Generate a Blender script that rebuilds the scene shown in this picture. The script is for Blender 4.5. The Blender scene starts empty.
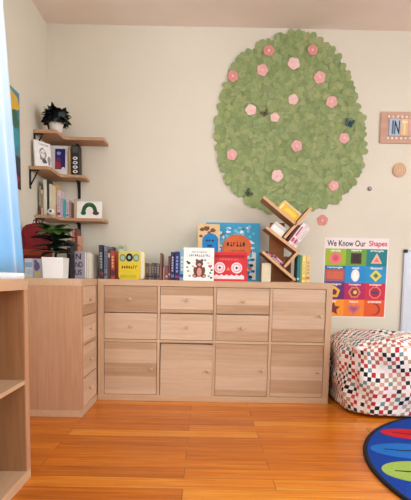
import bpy, math, random
from mathutils import Matrix, Vector
random.seed(7)
PI = math.pi
sc = bpy.context.scene
COL = sc.collection

# ------------------------------------------------------------------ camera
CAM = Vector((0.66418, -3.00371, 0.78853)); YAW, PITCH, ROLL, FPX, PYC = 0.00458, 0.09692, -0.01903, 479.478, 324.546
cyw, syw, cpt, spt = math.cos(YAW), math.sin(YAW), math.cos(PITCH), math.sin(PITCH)
fwd = Vector((syw*cpt, cyw*cpt, -spt)); right0 = Vector((cyw, -syw, 0)); down0 = fwd.cross(right0)
right = right0*math.cos(ROLL) + down0*math.sin(ROLL); down = down0*math.cos(ROLL) - right0*math.sin(ROLL)
cd = bpy.data.cameras.new('camera'); cam = bpy.data.objects.new('camera', cd); COL.objects.link(cam)
m3 = Matrix((right, -down, -fwd)).transposed()
cam.matrix_world = Matrix.Translation(CAM) @ m3.to_4x4()
cd.sensor_fit = 'HORIZONTAL'; cd.sensor_width = 36; cd.lens = FPX*36/411
cd.shift_y = (PYC-250)/411; cd.clip_start = .02
sc.camera = cam

def at(px, py, X=None, Y=None, Z=None):
    """where the sight line through a pixel meets one of the room's planes"""
    d = right*((px-205.5)/FPX) + down*((py-PYC)/FPX) + fwd
    if X is not None: t = (X-CAM.x)/d.x
    elif Y is not None: t = (Y-CAM.y)/d.y
    else: t = (Z-CAM.z)/d.z
    return CAM + d*t

# ------------------------------------------------------------------ materials
def lin(c):
    def g(v):
        v /= 255
        return v/12.92 if v <= .04045 else ((v+.055)/1.055)**2.4
    return (g(c[0]), g(c[1]), g(c[2]), 1)
_mats = {}
def mat(c, rough=.6, var=.06, scale=25, bump=0, metal=0, name=None, spec=.4):
    key = (c, rough, var, scale, bump, metal, name)
    if key in _mats: return _mats[key]
    m = bpy.data.materials.new(name or 'paint'); m.use_nodes = True
    nt = m.node_tree; b = nt.nodes['Principled BSDF']
    b.inputs['Roughness'].default_value = rough; b.inputs['Metallic'].default_value = metal
    b.inputs['Specular IOR Level'].default_value = spec
    tc = nt.nodes.new('ShaderNodeTexCoord'); n = nt.nodes.new('ShaderNodeTexNoise')
    n.inputs['Scale'].default_value = scale; n.inputs['Detail'].default_value = 5
    nt.links.new(tc.outputs['Object'], n.inputs['Vector'])
    r = nt.nodes.new('ShaderNodeValToRGB'); L = lin(c)
    r.color_ramp.elements[0].position = .3; r.color_ramp.elements[1].position = .7
    r.color_ramp.elements[0].color = tuple(v*(1-var) for v in L[:3])+(1,)
    r.color_ramp.elements[1].color = tuple(min(1, v*(1+var)) for v in L[:3])+(1,)
    nt.links.new(n.outputs['Fac'], r.inputs['Fac']); nt.links.new(r.outputs['Color'], b.inputs['Base Color'])
    if bump:
        bp = nt.nodes.new('ShaderNodeBump'); bp.inputs['Strength'].default_value = bump; bp.inputs['Distance'].default_value = .01
        nt.links.new(n.outputs['Fac'], bp.inputs['Height']); nt.links.new(bp.outputs['Normal'], b.inputs['Normal'])
    _mats[key] = m
    return m

def wood(name, light, dark, grain='X', band='Z', bsize=.08, bandamt=.3, rough=.5, grainamt=.3, rand=True):
    m = bpy.data.materials.new(name); m.use_nodes = True
    nt = m.node_tree; N = nt.nodes.new; Lk = nt.links.new; b = nt.nodes['Principled BSDF']
    b.inputs['Roughness'].default_value = rough; b.inputs['Specular IOR Level'].default_value = .3
    tc = N('ShaderNodeTexCoord'); oi = N('ShaderNodeObjectInfo')
    mp = N('ShaderNodeMapping'); s = {'X': (1.6, 28, 28), 'Y': (28, 1.6, 28), 'Z': (28, 28, 1.6)}[grain]
    mp.inputs['Scale'].default_value = s
    off = N('ShaderNodeVectorMath'); off.operation = 'ADD'
    mul = N('ShaderNodeMath'); mul.operation = 'MULTIPLY'; mul.inputs[1].default_value = 13.7 if rand else 0
    Lk(oi.outputs['Random'], mul.inputs[0])
    Lk(tc.outputs['Object'], off.inputs[0]); Lk(mul.outputs[0], off.inputs[1])
    Lk(off.outputs[0], mp.inputs['Vector'])
    n = N('ShaderNodeTexNoise'); n.inputs['Scale'].default_value = 2.2; n.inputs['Detail'].default_value = 6; n.inputs['Roughness'].default_value = .62
    n.inputs['Distortion'].default_value = .5
    Lk(mp.outputs[0], n.inputs['Vector'])
    sx = N('ShaderNodeSeparateXYZ'); Lk(off.outputs[0], sx.inputs[0])
    dv = N('ShaderNodeMath'); dv.operation = 'DIVIDE'; dv.inputs[1].default_value = bsize
    Lk(sx.outputs[band], dv.inputs[0])
    fl = N('ShaderNodeMath'); fl.operation = 'FLOOR'; Lk(dv.outputs[0], fl.inputs[0])
    wn = N('ShaderNodeTexWhiteNoise'); wn.noise_dimensions = '1D'; Lk(fl.outputs[0], wn.inputs['W'])
    a = N('ShaderNodeMath'); a.operation = 'MULTIPLY_ADD'; a.inputs[1].default_value = bandamt; Lk(wn.outputs['Value'], a.inputs[0])
    g = N('ShaderNodeMath'); g.operation = 'MULTIPLY'; g.inputs[1].default_value = grainamt*2; Lk(n.outputs['Fac'], g.inputs[0])
    Lk(g.outputs[0], a.inputs[2])
    r = N('ShaderNodeValToRGB'); r.color_ramp.elements[0].position = .0; r.color_ramp.elements[1].position = bandamt+grainamt*1.5
    r.color_ramp.elements[0].color = lin(light); r.color_ramp.elements[1].color = lin(dark)
    Lk(a.outputs[0], r.inputs['Fac']); Lk(r.outputs['Color'], b.inputs['Base Color'])
    bp = N('ShaderNodeBump'); bp.inputs['Strength'].default_value = .06; bp.inputs['Distance'].default_value = .002
    Lk(n.outputs['Fac'], bp.inputs['Height']); Lk(bp.outputs['Normal'], b.inputs['Normal'])
    return m

# ------------------------------------------------------------------ mesh builder
I4 = Matrix.Identity(4)
FRONT = Matrix(((1,0,0,0),(0,0,-1,0),(0,1,0,0),(0,0,0,1)))      # drawing plane (a right, b up, c out) seen from -Y
SIDE = Matrix(((0,0,1,0),(1,0,0,0),(0,1,0,0),(0,0,0,1)))        # a -> +Y, b -> +Z, c -> +X : seen from +X
SPINE = Matrix(((0,0,-1,0),(-1,0,0,0),(0,1,0,0),(0,0,0,1)))     # a -> -Y, b -> Z, c -> -X : seen from -X
def T(x, y, z): return Matrix.Translation((x, y, z))
def RX(a): return Matrix.Rotation(a, 4, 'X')
def RY(a): return Matrix.Rotation(a, 4, 'Y')
def RZ(a): return Matrix.Rotation(a, 4, 'Z')

class MB:
    def __init__(s): s.v = []; s.f = []; s.m = []; s.sm = []; s.mats = []; s.uv = {}
    def mi(s, m):
        if m not in s.mats: s.mats.append(m)
        return s.mats.index(m)
    def add(s, V, F, m, M=I4, smooth=False):
        b = len(s.v); s.v += [tuple(M @ Vector(p)) for p in V]; k = s.mi(m)
        for f in F: s.f.append([b+i for i in f]); s.m.append(k); s.sm.append(smooth)
    def box(s, p, q, m, M=I4):
        x0,y0,z0 = p; x1,y1,z1 = q
        V = [(x0,y0,z0),(x1,y0,z0),(x1,y1,z0),(x0,y1,z0),(x0,y0,z1),(x1,y0,z1),(x1,y1,z1),(x0,y1,z1)]
        s.add(V, [(0,3,2,1),(4,5,6,7),(0,1,5,4),(1,2,6,5),(2,3,7,6),(3,0,4,7)], m, M)
        return s
    def prism(s, poly, z0, z1, m, M=I4, bottom=True):
        n = len(poly); V = [(x,y,z0) for x,y in poly]+[(x,y,z1) for x,y in poly]
        F = [tuple(range(n,2*n))]+[(i,(i+1)%n,n+(i+1)%n,n+i) for i in range(n)]
        if bottom: F.append(tuple(range(n-1,-1,-1)))
        s.add(V, F, m, M); return s
    def lathe(s, prof, m, M=I4, n=24, smooth=True, cap=True):
        V = []; F = []
        for r, z in prof:
            for i in range(n): a = 2*PI*i/n; V.append((r*math.cos(a), r*math.sin(a), z))
        for j in range(len(prof)-1):
            for i in range(n):
                k = (i+1)%n; F.append((j*n+i, j*n+k, (j+1)*n+k, (j+1)*n+i))
        if cap:
            F.append(tuple(range(n-1,-1,-1))); F.append(tuple((len(prof)-1)*n+i for i in range(n)))
        s.add(V, F, m, M, smooth); return s
    def tube(s, pts, r, m, M=I4, n=8):
        pts = [Vector(p) for p in pts]; V = []; F = []
        for i, p in enumerate(pts):
            t = (pts[min(i+1, len(pts)-1)]-pts[max(i-1, 0)]).normalized()
            u = t.cross(Vector((0,0,1)) if abs(t.z) < .9 else Vector((1,0,0))).normalized(); w = t.cross(u)
            rr = r[i] if isinstance(r, (list, tuple)) else r
            for k in range(n): a = 2*PI*k/n; V.append(p+u*rr*math.cos(a)+w*rr*math.sin(a))
        for i in range(len(pts)-1):
            for k in range(n): q = (k+1)%n; F.append((i*n+k, i*n+q, (i+1)*n+q, (i+1)*n+k))
        F.append(tuple(range(n-1,-1,-1))); F.append(tuple((len(pts)-1)*n+i for i in range(n)))
        s.add(V, F, m, M, True); return s
    def ball(s, c, r, m, M=I4, n=20, k=12):
        V = []; F = []
        for j in range(k+1):
            th = PI*j/k
            for i in range(n):
                a = 2*PI*i/n; V.append((c[0]+r[0]*math.sin(th)*math.cos(a), c[1]+r[1]*math.sin(th)*math.sin(a), c[2]+r[2]*math.cos(th)))
        for j in range(k):
            for i in range(n): q = (i+1)%n; F.append((j*n+i, (j+1)*n+i, (j+1)*n+q, j*n+q))
        s.add(V, F, m, M, True); return s
    def text(s, txt, m, x0, y0, w, h, z, M=I4, th=.0006):
        cu = bpy.data.curves.new('lettering', 'FONT'); cu.body = txt; cu.size = 1; cu.extrude = .0; cu.offset = .02
        o = bpy.data.objects.new('lettering', cu); COL.objects.link(o)
        dg = bpy.context.evaluated_depsgraph_get(); me = bpy.data.meshes.new_from_object(o.evaluated_get(dg))
        V = [v.co.copy() for v in me.vertices]; F = [tuple(p.vertices) for p in me.polygons]
        bpy.data.objects.remove(o); bpy.data.curves.remove(cu); bpy.data.meshes.remove(me)
        ax = min(v.x for v in V); bx_ = max(v.x for v in V); ay = min(v.y for v in V); by = max(v.y for v in V)
        V = [(x0+(v.x-ax)/(bx_-ax)*w, y0+(v.y-ay)/(by-ay)*h, z) for v in V]
        s.add(V, F, m, M); return s
    def build(s, name, parent=None, bevel=0, seg=2, loc=None, rot=None):
        me = bpy.data.meshes.new(name); me.from_pydata(s.v, [], s.f)
        for m in s.mats: me.materials.append(m)
        for p, k, sm in zip(me.polygons, s.m, s.sm): p.material_index = k; p.use_smooth = sm
        me.validate(); me.update()
        o = bpy.data.objects.new(name, me); COL.objects.link(o)
        if parent: o.parent = parent
        if loc: o.location = loc
        if rot: o.rotation_euler = rot
        if bevel:
            md = o.modifiers.new('edge', 'BEVEL'); md.width = bevel; md.segments = seg; md.limit_method = 'ANGLE'
        return o

def tag(o, label, cat, group=None):
    o['label'] = label; o['category'] = cat
    if group: o['group'] = group
    return o
def thing(name, label, cat, loc=(0,0,0), rot=(0,0,0), group=None):
    o = bpy.data.objects.new(name, None); COL.objects.link(o); o.empty_display_size = .05
    o.location = loc; o.rotation_euler = rot
    return tag(o, label, cat, group)
def struct(name, mb):
    o = mb.build(name); o['kind'] = 'structure'; return o
def ell(cx, cy, rx, ry, n=28, a0=0):
    return [(cx+rx*math.cos(a0+2*PI*i/n), cy+ry*math.sin(a0+2*PI*i/n)) for i in range(n)]
def rect(x0, y0, x1, y1): return [(x0,y0),(x1,y0),(x1,y1),(x0,y1)]
def reg(cx, cy, r, n, a0=PI/2): return [(cx+r*math.cos(a0+2*PI*i/n), cy+r*math.sin(a0+2*PI*i/n)) for i in range(n)]
def star(cx, cy, r, n=5): return [(cx+(r if i%2==0 else r*.45)*math.cos(PI/2+PI*i/n), cy+(r if i%2==0 else r*.45)*math.sin(PI/2+PI*i/n)) for i in range(2*n)]
def heart(cx, cy, r):
    P = []
    for i in range(30):
        t = 2*PI*i/30; P.append((cx+r*math.sin(t)**3, cy+r/16*(13*math.cos(t)-5*math.cos(2*t)-2*math.cos(3*t)-math.cos(4*t))))
    return P[::-1]
def blob(cx, cy, rx, ry, n=26, amp=.12, seed=0):
    rr = random.Random(seed); ph = [rr.uniform(0, 6.28) for _ in range(4)]
    P = []
    for i in range(n):
        a = 2*PI*i/n; k = 1+amp*(math.sin(3*a+ph[0])*.5+math.sin(5*a+ph[1])*.4+math.sin(8*a+ph[2])*.25)
        P.append((cx+rx*k*math.cos(a), cy+ry*k*math.sin(a)))
    return P
def rrect(x0, y0, x1, y1, r, n=6):
    P = []
    for cx, cy, a0 in ((x1-r,y1-r,0),(x0+r,y1-r,PI/2),(x0+r,y0+r,PI),(x1-r,y0+r,1.5*PI)):
        for i in range(n+1): a = a0+PI/2*i/n; P.append((cx+r*math.cos(a), cy+r*math.sin(a)))
    return P

# ------------------------------------------------------------------ room
XW, YW, HC = -.427, .40, 2.469
XR, YB = 3.7, -4.8
wall_m = mat((222,214,196), .85, .02, 3, .03, name='wall_paint', spec=.2)
wallL_m = wall_m
ceil_m = mat((236,222,208), .9, .02, 6, .03, name='ceiling_paint', spec=.2)
white_m = mat((238,238,235), .5, .02, 10, name='white_enamel')
dark_m = mat((22,20,20), .6, .1, 20, name='black')

def floor_mat():
    m = bpy.data.materials.new('laminate_floor'); m.use_nodes = True
    nt = m.node_tree; N = nt.nodes.new; Lk = nt.links.new; b = nt.nodes['Principled BSDF']
    tc = N('ShaderNodeTexCoord')
    br = N('ShaderNodeTexBrick'); br.inputs['Scale'].default_value = 1; br.offset = .37
    br.inputs['Brick Width'].default_value = .95; br.inputs['Row Height'].default_value = .098
    br.inputs['Mortar Size'].default_value = .0012; br.inputs['Mortar Smooth'].default_value = .2; br.inputs['Bias'].default_value = 0
    br.inputs['Color1'].default_value = (0,0,0,1); br.inputs['Color2'].default_value = (1,1,1,1); br.inputs['Mortar'].default_value = (.5,.5,.5,1)
    Lk(tc.outputs['Object'], br.inputs['Vector'])
    mp = N('ShaderNodeMapping'); mp.inputs['Scale'].default_value = (1.3, 26, 1)
    ad = N('ShaderNodeVectorMath'); ad.operation = 'ADD'
    sc_ = N('ShaderNodeVectorMath'); sc_.operation = 'SCALE'; sc_.inputs['Scale'].default_value = 7
    Lk(br.outputs['Color'], sc_.inputs[0]); Lk(tc.outputs['Object'], ad.inputs[0]); Lk(sc_.outputs[0], ad.inputs[1]); Lk(ad.outputs[0], mp.inputs['Vector'])
    n = N('ShaderNodeTexNoise'); n.inputs['Scale'].default_value = 2.0; n.inputs['Detail'].default_value = 7; n.inputs['Roughness'].default_value = .6; n.inputs['Distortion'].default_value = .7
    Lk(mp.outputs[0], n.inputs['Vector'])
    s2 = N('ShaderNodeSeparateColor'); Lk(br.outputs['Color'], s2.inputs[0])
    a = N('ShaderNodeMath'); a.operation = 'MULTIPLY_ADD'; a.inputs[1].default_value = .3
    h = N('ShaderNodeMath'); h.operation = 'MULTIPLY'; h.inputs[1].default_value = .85
    Lk(n.outputs['Fac'], h.inputs[0]); Lk(s2.outputs[0], a.inputs[0]); Lk(h.outputs[0], a.inputs[2])
    r = N('ShaderNodeValToRGB'); e = r.color_ramp.elements
    e[0].position = .22; e[0].color = lin((242,166,58)); e[1].position = .9; e[1].color = lin((162,76,4))
    x = e.new(.55); x.color = lin((216,118,14))
    Lk(a.outputs[0], r.inputs['Fac'])
    mx = N('ShaderNodeMix'); mx.data_type = 'RGBA'; mx.inputs['B'].default_value = lin((120,58,18))
    Lk(br.outputs['Fac'], mx.inputs['Factor']); Lk(r.outputs['Color'], mx.inputs['A']); Lk(mx.outputs['Result'], b.inputs['Base Color'])
    b.inputs['Roughness'].default_value = .24; b.inputs['Specular IOR Level'].default_value = .38
    bp = N('ShaderNodeBump'); bp.inputs['Strength'].default_value = .12; bp.inputs['Distance'].default_value = .003
    Lk(n.outputs['Fac'], bp.inputs['Height']); Lk(bp.outputs['Normal'], b.inputs['Normal'])
    return m

struct('floor', MB().box((XW-.1, YB, -.06), (XR+.1, YW+.1, 0), floor_mat()))
struct('ceiling', MB().box((XW-.1, YB, HC), (XR+.1, YW+.1, HC+.06), ceil_m))
struct('wall_back', MB().box((XW-.1, YW, 0), (XR+.1, YW+.1, HC), wall_m))
# left wall with the curtained window
wy0, wy1, wz0, wz1 = -2.75, -1.45, .95, 2.15
mb = MB()
mb.box((XW-.1, wy1, 0), (XW, YW, HC), wall_m); mb.box((XW-.1, YB, 0), (XW, wy0, HC), wall_m)
mb.box((XW-.1, wy0, 0), (XW, wy1, wz0), wall_m); mb.box((XW-.1, wy0, wz1), (XW, wy1, HC), wall_m)
struct('wall_left', mb)
mb = MB(); f = .05
mb.box((XW-.08, wy0, wz0), (XW-.02, wy0+f, wz1), white_m); mb.box((XW-.08, wy1-f, wz0), (XW-.02, wy1, wz1), white_m)
mb.box((XW-.08, wy0, wz0), (XW-.02, wy1, wz0+f), white_m); mb.box((XW-.08, wy0, wz1-f), (XW-.02, wy1, wz1), white_m)
mb.box((XW-.07, (wy0+wy1)/2-.02, wz0), (XW-.03, (wy0+wy1)/2+.02, wz1), white_m)
struct('window_1', mb)
# right wall with a wide window (out of the picture, the room's daylight)
ry0, ry1, rz0, rz1 = -3.6, -.6, .8, 2.2
mb = MB()
mb.box((XR, ry1, 0), (XR+.1, YW, HC), wall_m); mb.box((XR, YB, 0), (XR+.1, ry0, HC), wall_m)
mb.box((XR, ry0, 0), (XR+.1, ry1, rz0), wall_m); mb.box((XR, ry0, rz1), (XR+.1, ry1, HC), wall_m)
struct('wall_right', mb)
mb = MB()
for y in (ry0, -2.62, -1.62, ry1-.05): mb.box((XR+.02, y, rz0), (XR+.08, y+.05, rz1), white_m)
mb.box((XR+.02, ry0, rz0), (XR+.08, ry1, rz0+.05), white_m); mb.box((XR+.02, ry0, rz1-.05), (XR+.08, ry1, rz1), white_m)
struct('window_2', mb)

fx0, fx1, fz0, fz1 = -.1, 3.4, .75, 2.35
mb = MB()
mb.box((XW-.1, YB-.1, 0), (fx0, YB, HC), wall_m); mb.box((fx1, YB-.1, 0), (XR+.1, YB, HC), wall_m)
mb.box((fx0, YB-.1, 0), (fx1, YB, fz0), wall_m); mb.box((fx0, YB-.1, fz1), (fx1, YB, HC), wall_m)
struct('wall_rear', mb)
mb = MB()
for x in (fx0, .75, 1.63, 2.5, fx1-.05): mb.box((x, YB-.08, fz0), (x+.05, YB-.02, fz1), white_m)
mb.box((fx0, YB-.08, fz0), (fx1, YB-.02, fz0+.05), white_m); mb.box((fx0, YB-.08, fz1-.05), (fx1, YB-.02, fz1), white_m)
struct('window_3', mb)

# ------------------------------------------------------------------ cube storage units
oakL, oakD = (232,205,176), (186,146,108)
oak_frame = wood('oak_frame', (226,196,164), (196,158,122), 'Z', 'X', .11, .12, .5, .25)
oak_frameH = wood('oak_frame_boards', (226,196,164), (196,158,122), 'X', 'Z', .5, .1, .5, .25)
oak_end = wood('oak_end', (216,172,138), (178,130,94), 'Z', 'Y', .1, .1, .55, .22)
oak_front = wood('oak_front', (236,210,182), (168,126,88), 'X', 'Z', .086, .5, .5, .26)
inner_shade_m = wood('oak_inside_shaded', (186,140,98), (146,102,64), 'Z', 'Y', .2, .1, .55, .3)  # oak darkened: shade inside the open bookcase put into the colour
knob_m = mat((214,180,142), .45, .05, 40, name='oak_knob')
shade_m = mat((120,84,54), .8, .05, name='gap')
TO, TI, CW, CH = .038, .016, .3365, .339

def unit(name, label, cols, loc, rotz, fronts, ajar=None):
    W = cols*CW+(cols-1)*TI+2*TO; H = 2*CH+TI+2*TO; D = .39
    t = thing(name, label, 'cabinet' if fronts else 'bookcase', loc, (0,0,rotz))
    for x in (0, W-TO): MB().box((x, 0, TO), (x+TO, D, H-TO), oak_frame if cols == 4 else oak_end).build('side_panel', t, .001)
    if not fronts:
        for x, q in ((TO, .0006), (W-TO, -.0006)): MB().box((min(x, x+q), .004, TO+.0005), (max(x, x+q), D-.001, H-TO-.0005), inner_shade_m).build('inner_face_shade', t)  # thin sheets over the end panels, carrying the painted interior shade
    for z, n in ((0, 'bottom_panel'), (H-TO, 'top_panel')): MB().box((0, 0, z), (W, D, z+TO), oak_frameH).build(n, t, .001)
    for c in range(1, cols):
        x = TO+c*CW+(c-1)*TI; MB().box((x, .003, TO), (x+TI, D, H-TO), oak_frame if fronts else inner_shade_m).build('divider', t)
    for c in range(cols):
        x = TO+c*(CW+TI); MB().box((x, .003, TO+CH), (x+CW, D, TO+CH+TI), oak_frameH).build('shelf', t)
    if fronts: MB().box((TO, D-.006, TO), (W-TO, D-.002, H-TO), inner_shade_m).build('back_panel', t)
    g = .0025
    def knob(x, z, par):
        MB().lathe([(.004,0),(.005,.008),(.0105,.012),(.0115,.018),(.009,.0225)], knob_m, T(x, .006, z) @ RX(PI/2), 14).build('knob', par)
    for (c, r), kind in (fronts or {}).items():
        x0 = TO+c*(CW+TI)+g; x1 = x0+CW-2*g; z0 = TO+r*(CH+TI)+g; z1 = z0+CH-2*g
        if kind == 'door':
            d = MB().box((x0, .006, z0), (x1, .022, z1), oak_front).build('door', t, .0012)
            knob(x1-.03, (z0+z1)/2, d)
            if ajar == (c, r):
                d.location = (.003+.0, -.001, -.006); d.rotation_euler = (0, .008, 0)
                d.location.x = -(z0)*.008+.001; d.location.z = x0*.008-.0045
        else:
            for k in range(2):
                a = z0+k*(CH/2+.0005); b = a+CH/2-g-.003
                d = MB().box((x0, .006, a), (x1, .022, b), oak_front).build('drawer', t, .0012)
                MB().box((x0+.01, .022, a+.015), (x1-.01, .34, b-.03), inner_shade_m).build('drawer_box', d)
                knob((x0+x1)/2, (a+b)/2, d)
    return t
back_unit = unit('storage_cabinet', 'long low oak storage cabinet of drawers and doors along the back wall', 4, (0,0,0), 0,
     {(0,1):'dr',(1,1):'dr',(2,1):'dr',(3,1):'door',(0,0):'door',(1,0):'door',(2,0):'door',(3,0):'door'}, ajar=(1,0))
left_unit = unit('storage_cabinet', 'short oak cabinet along the left wall showing its plain end panel', 2, (-.004,-.383,0), PI/2,
     {(0,1):'dr',(0,0):'dr'})
unit('cube_bookcase', 'open oak cube bookcase with empty shelves under the blue curtain', 2, (0,-1.19-.765,0), PI/2, None)
HU = 2*CH+TI+2*TO   # top of the units

# ------------------------------------------------------------------ books
page_m = mat((236,228,208), .8, .05, 60, name='paper')
LET = [0]
def glyphs(mb, m, x0, y0, w, h, n, z, M, seed=1, fill=.72):
    """rows of small unreadable printed strokes"""
    rr = random.Random(seed); st = w/n
    for i in range(n):
        a = x0+i*st; hh = h*rr.uniform(.8, 1)
        k = rr.randrange(3)
        if k == 0: mb.prism(rect(a, y0, a+st*.25, y0+hh), z, z+.0004, m, M); mb.prism(rect(a, y0+hh*.75, a+st*fill, y0+hh), z, z+.0005, m, M)
        elif k == 1: mb.prism(rect(a, y0, a+st*fill, y0+hh*.3), z, z+.0004, m, M); mb.prism(rect(a+st*.25, y0, a+st*.5, y0+hh), z, z+.0005, m, M)
        else: mb.prism(ell(a+st*.36, y0+hh*.5, st*.36, hh*.5, 12), z, z+.0004, m, M)

def book(name, label, w, h, t, loc, rot, cover, art=None, spine=None, group=None, pages=page_m, corner=0, cat='book'):
    b = thing(name, label, cat, loc, rot, group)
    cm = mat(cover, .45, .05, 30, name='cover_print') if not hasattr(cover, 'node_tree') else cover
    c = min(.0025, t*.2)
    mb = MB()
    if corner:
        P = rrect(0, 0, w, h, corner)
        mb.prism(P, 0, c, cm, T(0, c, 0) @ FRONT); mb.prism(P, 0, c, cm, T(0, t, 0) @ FRONT)
        mb.box((0, 0, corner), (c, t, h-corner), cm)
        mb.build('cover', b)
        MB().prism(rrect(.0005, .001, w-.002, h-.001, corner), 0, t-2*c, pages, T(0, t-c, 0) @ FRONT).build('page_block', b)
    else:
        mb.box((0, 0, 0), (w, c, h), cm); mb.box((0, t-c, 0), (w, t, h), cm); mb.box((0, c, 0), (c, t-c, h), cm)
        mb.build('cover', b, min(.0006, c*.3), 1)
        MB().box((c, c, .003), (w-.004, t-c, h-.003), pages).build('page_block', b)
    if art:
        mb = MB(); art(mb, T(0, 0, 0) @ FRONT); mb.build('cover_art', b)
    if spine:
        mb = MB(); spine(mb, T(0, t, 0) @ SPINE, t, h); mb.build('spine_print', b)
    return b

def bands(*specs):
    """bands across a spine: (z0 fraction, z1 fraction, colour)"""
    def f(mb, M, t, h):
        for i, (a, b, c) in enumerate(specs):
            if i % 2 and b-a > .2:
                n = max(3, int((b-a)*h/(t*.7)))
                for k in range(n):
                    z = h*(a+(b-a)*(k+.1)/n); mb.prism(rect(t*.28, z, t*.72, z+h*(b-a)/n*.7), 0, .0005, mat(c, .5, .03), M)
            else: mb.prism(rect(t*.06, h*a, t*.94, h*b), 0, .0005, mat(c, .5, .03), M)
    return f

def spine_row(z, y, items, group):
    """items: (X of left side, thickness, height, depth, colour, spine bands, name, label, lean)"""
    for X, t, h, d, col, sp, label, lean in items:
        book('book', label, d, h, t, (X+t, y, z), (0, lean, PI/2) if not lean else (0,0,PI/2), col, None, sp, group)
        if lean:
            o = COL.objects[-1]
def X_(px, Y, py=265): return at(px, py, Y=Y).x

# --- small books standing on the long cabinet, left cluster -------------------
Y = .13
def spines(z, Y, lst, group):
    for (p0, p1, top, bot, dep, col, sp, label, lean) in lst:
        x0, x1 = X_(p0, Y, top), X_(p1, Y, top)
        h = at((p0+p1)/2, top, Y=Y).z - z
        t = max(.006, x1-x0-.0012)
        o = book('book', label, dep, h, t, (x1-.0006, Y, z), (0, 0, PI/2), col, None, sp, group)
        if lean:
            M = T(x1-.0006 if lean > 0 else x1-.0006-t, Y, z) @ RY(lean) @ T(0 if lean > 0 else t, 0, 0) @ RZ(PI/2); o.matrix_world = M
S = 'picture books standing on the long cabinet'
spines(HU, .10, [
 (99.6,103.6,245,279,.2,(52,58,74),bands((.12,.2,(150,60,60)),(.3,.8,(170,172,180))),'dark slate book, first of the upright row on the long cabinet',-.03),
 (104,107.6,246,279,.2,(120,128,146),bands((.1,.16,(60,60,80)),(.3,.85,(60,66,90))),'grey blue book between the dark slate and the brown spines',0),
 (107.8,110.4,249,279,.19,(96,52,46),bands((.72,.86,(196,170,140))),'thin dark brown book right of the grey blue spine',0),
 (110.8,114.6,251,279,.2,(178,64,48),bands((.12,.32,(60,40,60)),(.4,.85,(240,180,120))),'brick red book with dark foot band left of the yellow book',0),
], S)
spines(HU, .305, [
 (111,113.6,247,279,.085,(64,44,40),bands((.8,.9,(200,120,60))),'blackish brown book peeping above the brick red book',0),
 (114.2,117.5,252,279,.085,(206,120,78),None,'orange brown book peeping out behind the yellow book',0),
 (118,124,244,279,.085,(214,208,186),bands((.86,.95,(150,170,130))),'cream book rising behind the yellow book',.0),
 (124.4,128.5,252.5,279,.085,(196,92,48),None,'rust coloured book just showing over the yellow book',0),
 (129,133,252,279,.085,(120,168,120),None,'green book just showing over the yellow book',0),
 (133.4,140,253,279,.085,(84,124,176),bands((.8,.9,(30,50,110))),'blue book showing at the right shoulder of the yellow book',0),
], S)
G = [(150,140,142),(128,118,122),(172,160,156),(142,130,120),(118,112,124),(166,150,142)]
lab = ['low grey book, first of the short row right of the yellow book','low dark taupe book, second of the short grey row','low pale grey book, third of the short grey row','low taupe book, fourth of the short grey row','low slate grey book, fifth of the short grey row','low beige grey book, last of the short grey row']
spines(HU, .22, [(143.2+i*2.75, 145.9+i*2.75, 262.6+(i % 3)*.5, 279, .13, G[i], bands((.15,.25,(90,80,86)),(.4,.8,(205,196,186))), lab[i], 0) for i in range(6)], 'short grey books on the long cabinet')
spines(HU, .14, [
 (160,162,253,279,.16,(146,104,92),None,'thin tall brown book standing right of the short grey row',0),
 (162.8,165,267,279,.15,(178,128,124),None,'short dusty pink book beside the thin tall brown book',0),
 (165.2,168,265.5,279,.15,(150,92,92),bands((.2,.3,(220,200,190))),'short mauve book left of the tall navy spines',0),
 (168.4,170.6,256,279.5,.17,(122,66,70),bands((.2,.28,(214,180,160))),'maroon book left of the navy spines',0),
 (170.9,174.6,252,279.5,.18,(30,36,84),bands((.1,.2,(120,130,190)),(.3,.85,(190,190,220))),'navy book, left one of the two dark blue spines',0),
 (174.9,179.6,251.5,279.5,.18,(52,46,112),bands((.08,.16,(190,60,110)),(.26,.86,(150,170,230))),'indigo book, right one of the two dark blue spines',0),
 (179.9,184.5,249.5,280,.18,(150,190,222),bands((.1,.2,(60,90,160)),(.3,.8,(240,246,250))),'light blue book tucked behind the white bear book',0),
], S)

# --- yellow board book ---------------------------------------------------------
def yart(mb, M):
    w, h = .165, .178
    gr = mat((140,160,84),.5); bk = mat((30,34,28),.5); yl = mat((240,214,70),.5); lb = mat((176,206,196),.5); rd = mat((190,90,30),.5)
    mb.prism(rrect(.006,.105,w-.006,h-.006,.02), 0, .0004, mat((228,218,116),.5), M)
    for cx in (.032,.132): mb.prism(ell(cx,.136,.024,.024), .0004, .0008, gr, M); mb.prism(ell(cx,.136,.015,.015), .0008, .0012, lb, M)
    mb.prism(ell(.082,.138,.026,.026), .0004, .0008, bk, M); mb.prism(ell(.082,.138,.011,.011), .0008, .0012, lb, M)
    glyphs(mb, mat((120,60,20),.5), .024, .068, .12, .02, 7, 0, M, 5)
    mb.prism(rrect(.01,.008,w-.03,.03,.01), 0, .0004, mat((214,200,60),.5), M)
p = at(116.6, 279.5, Y=.02)
book('board_book', 'thick yellow board book with rounded corners and green and black rings', .165, .178, .05, (p.x, .085, HU), (0,0,-.42), (244,216,60), yart, None, 'display books facing the room', mat((240,236,226),.7), .022)

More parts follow.
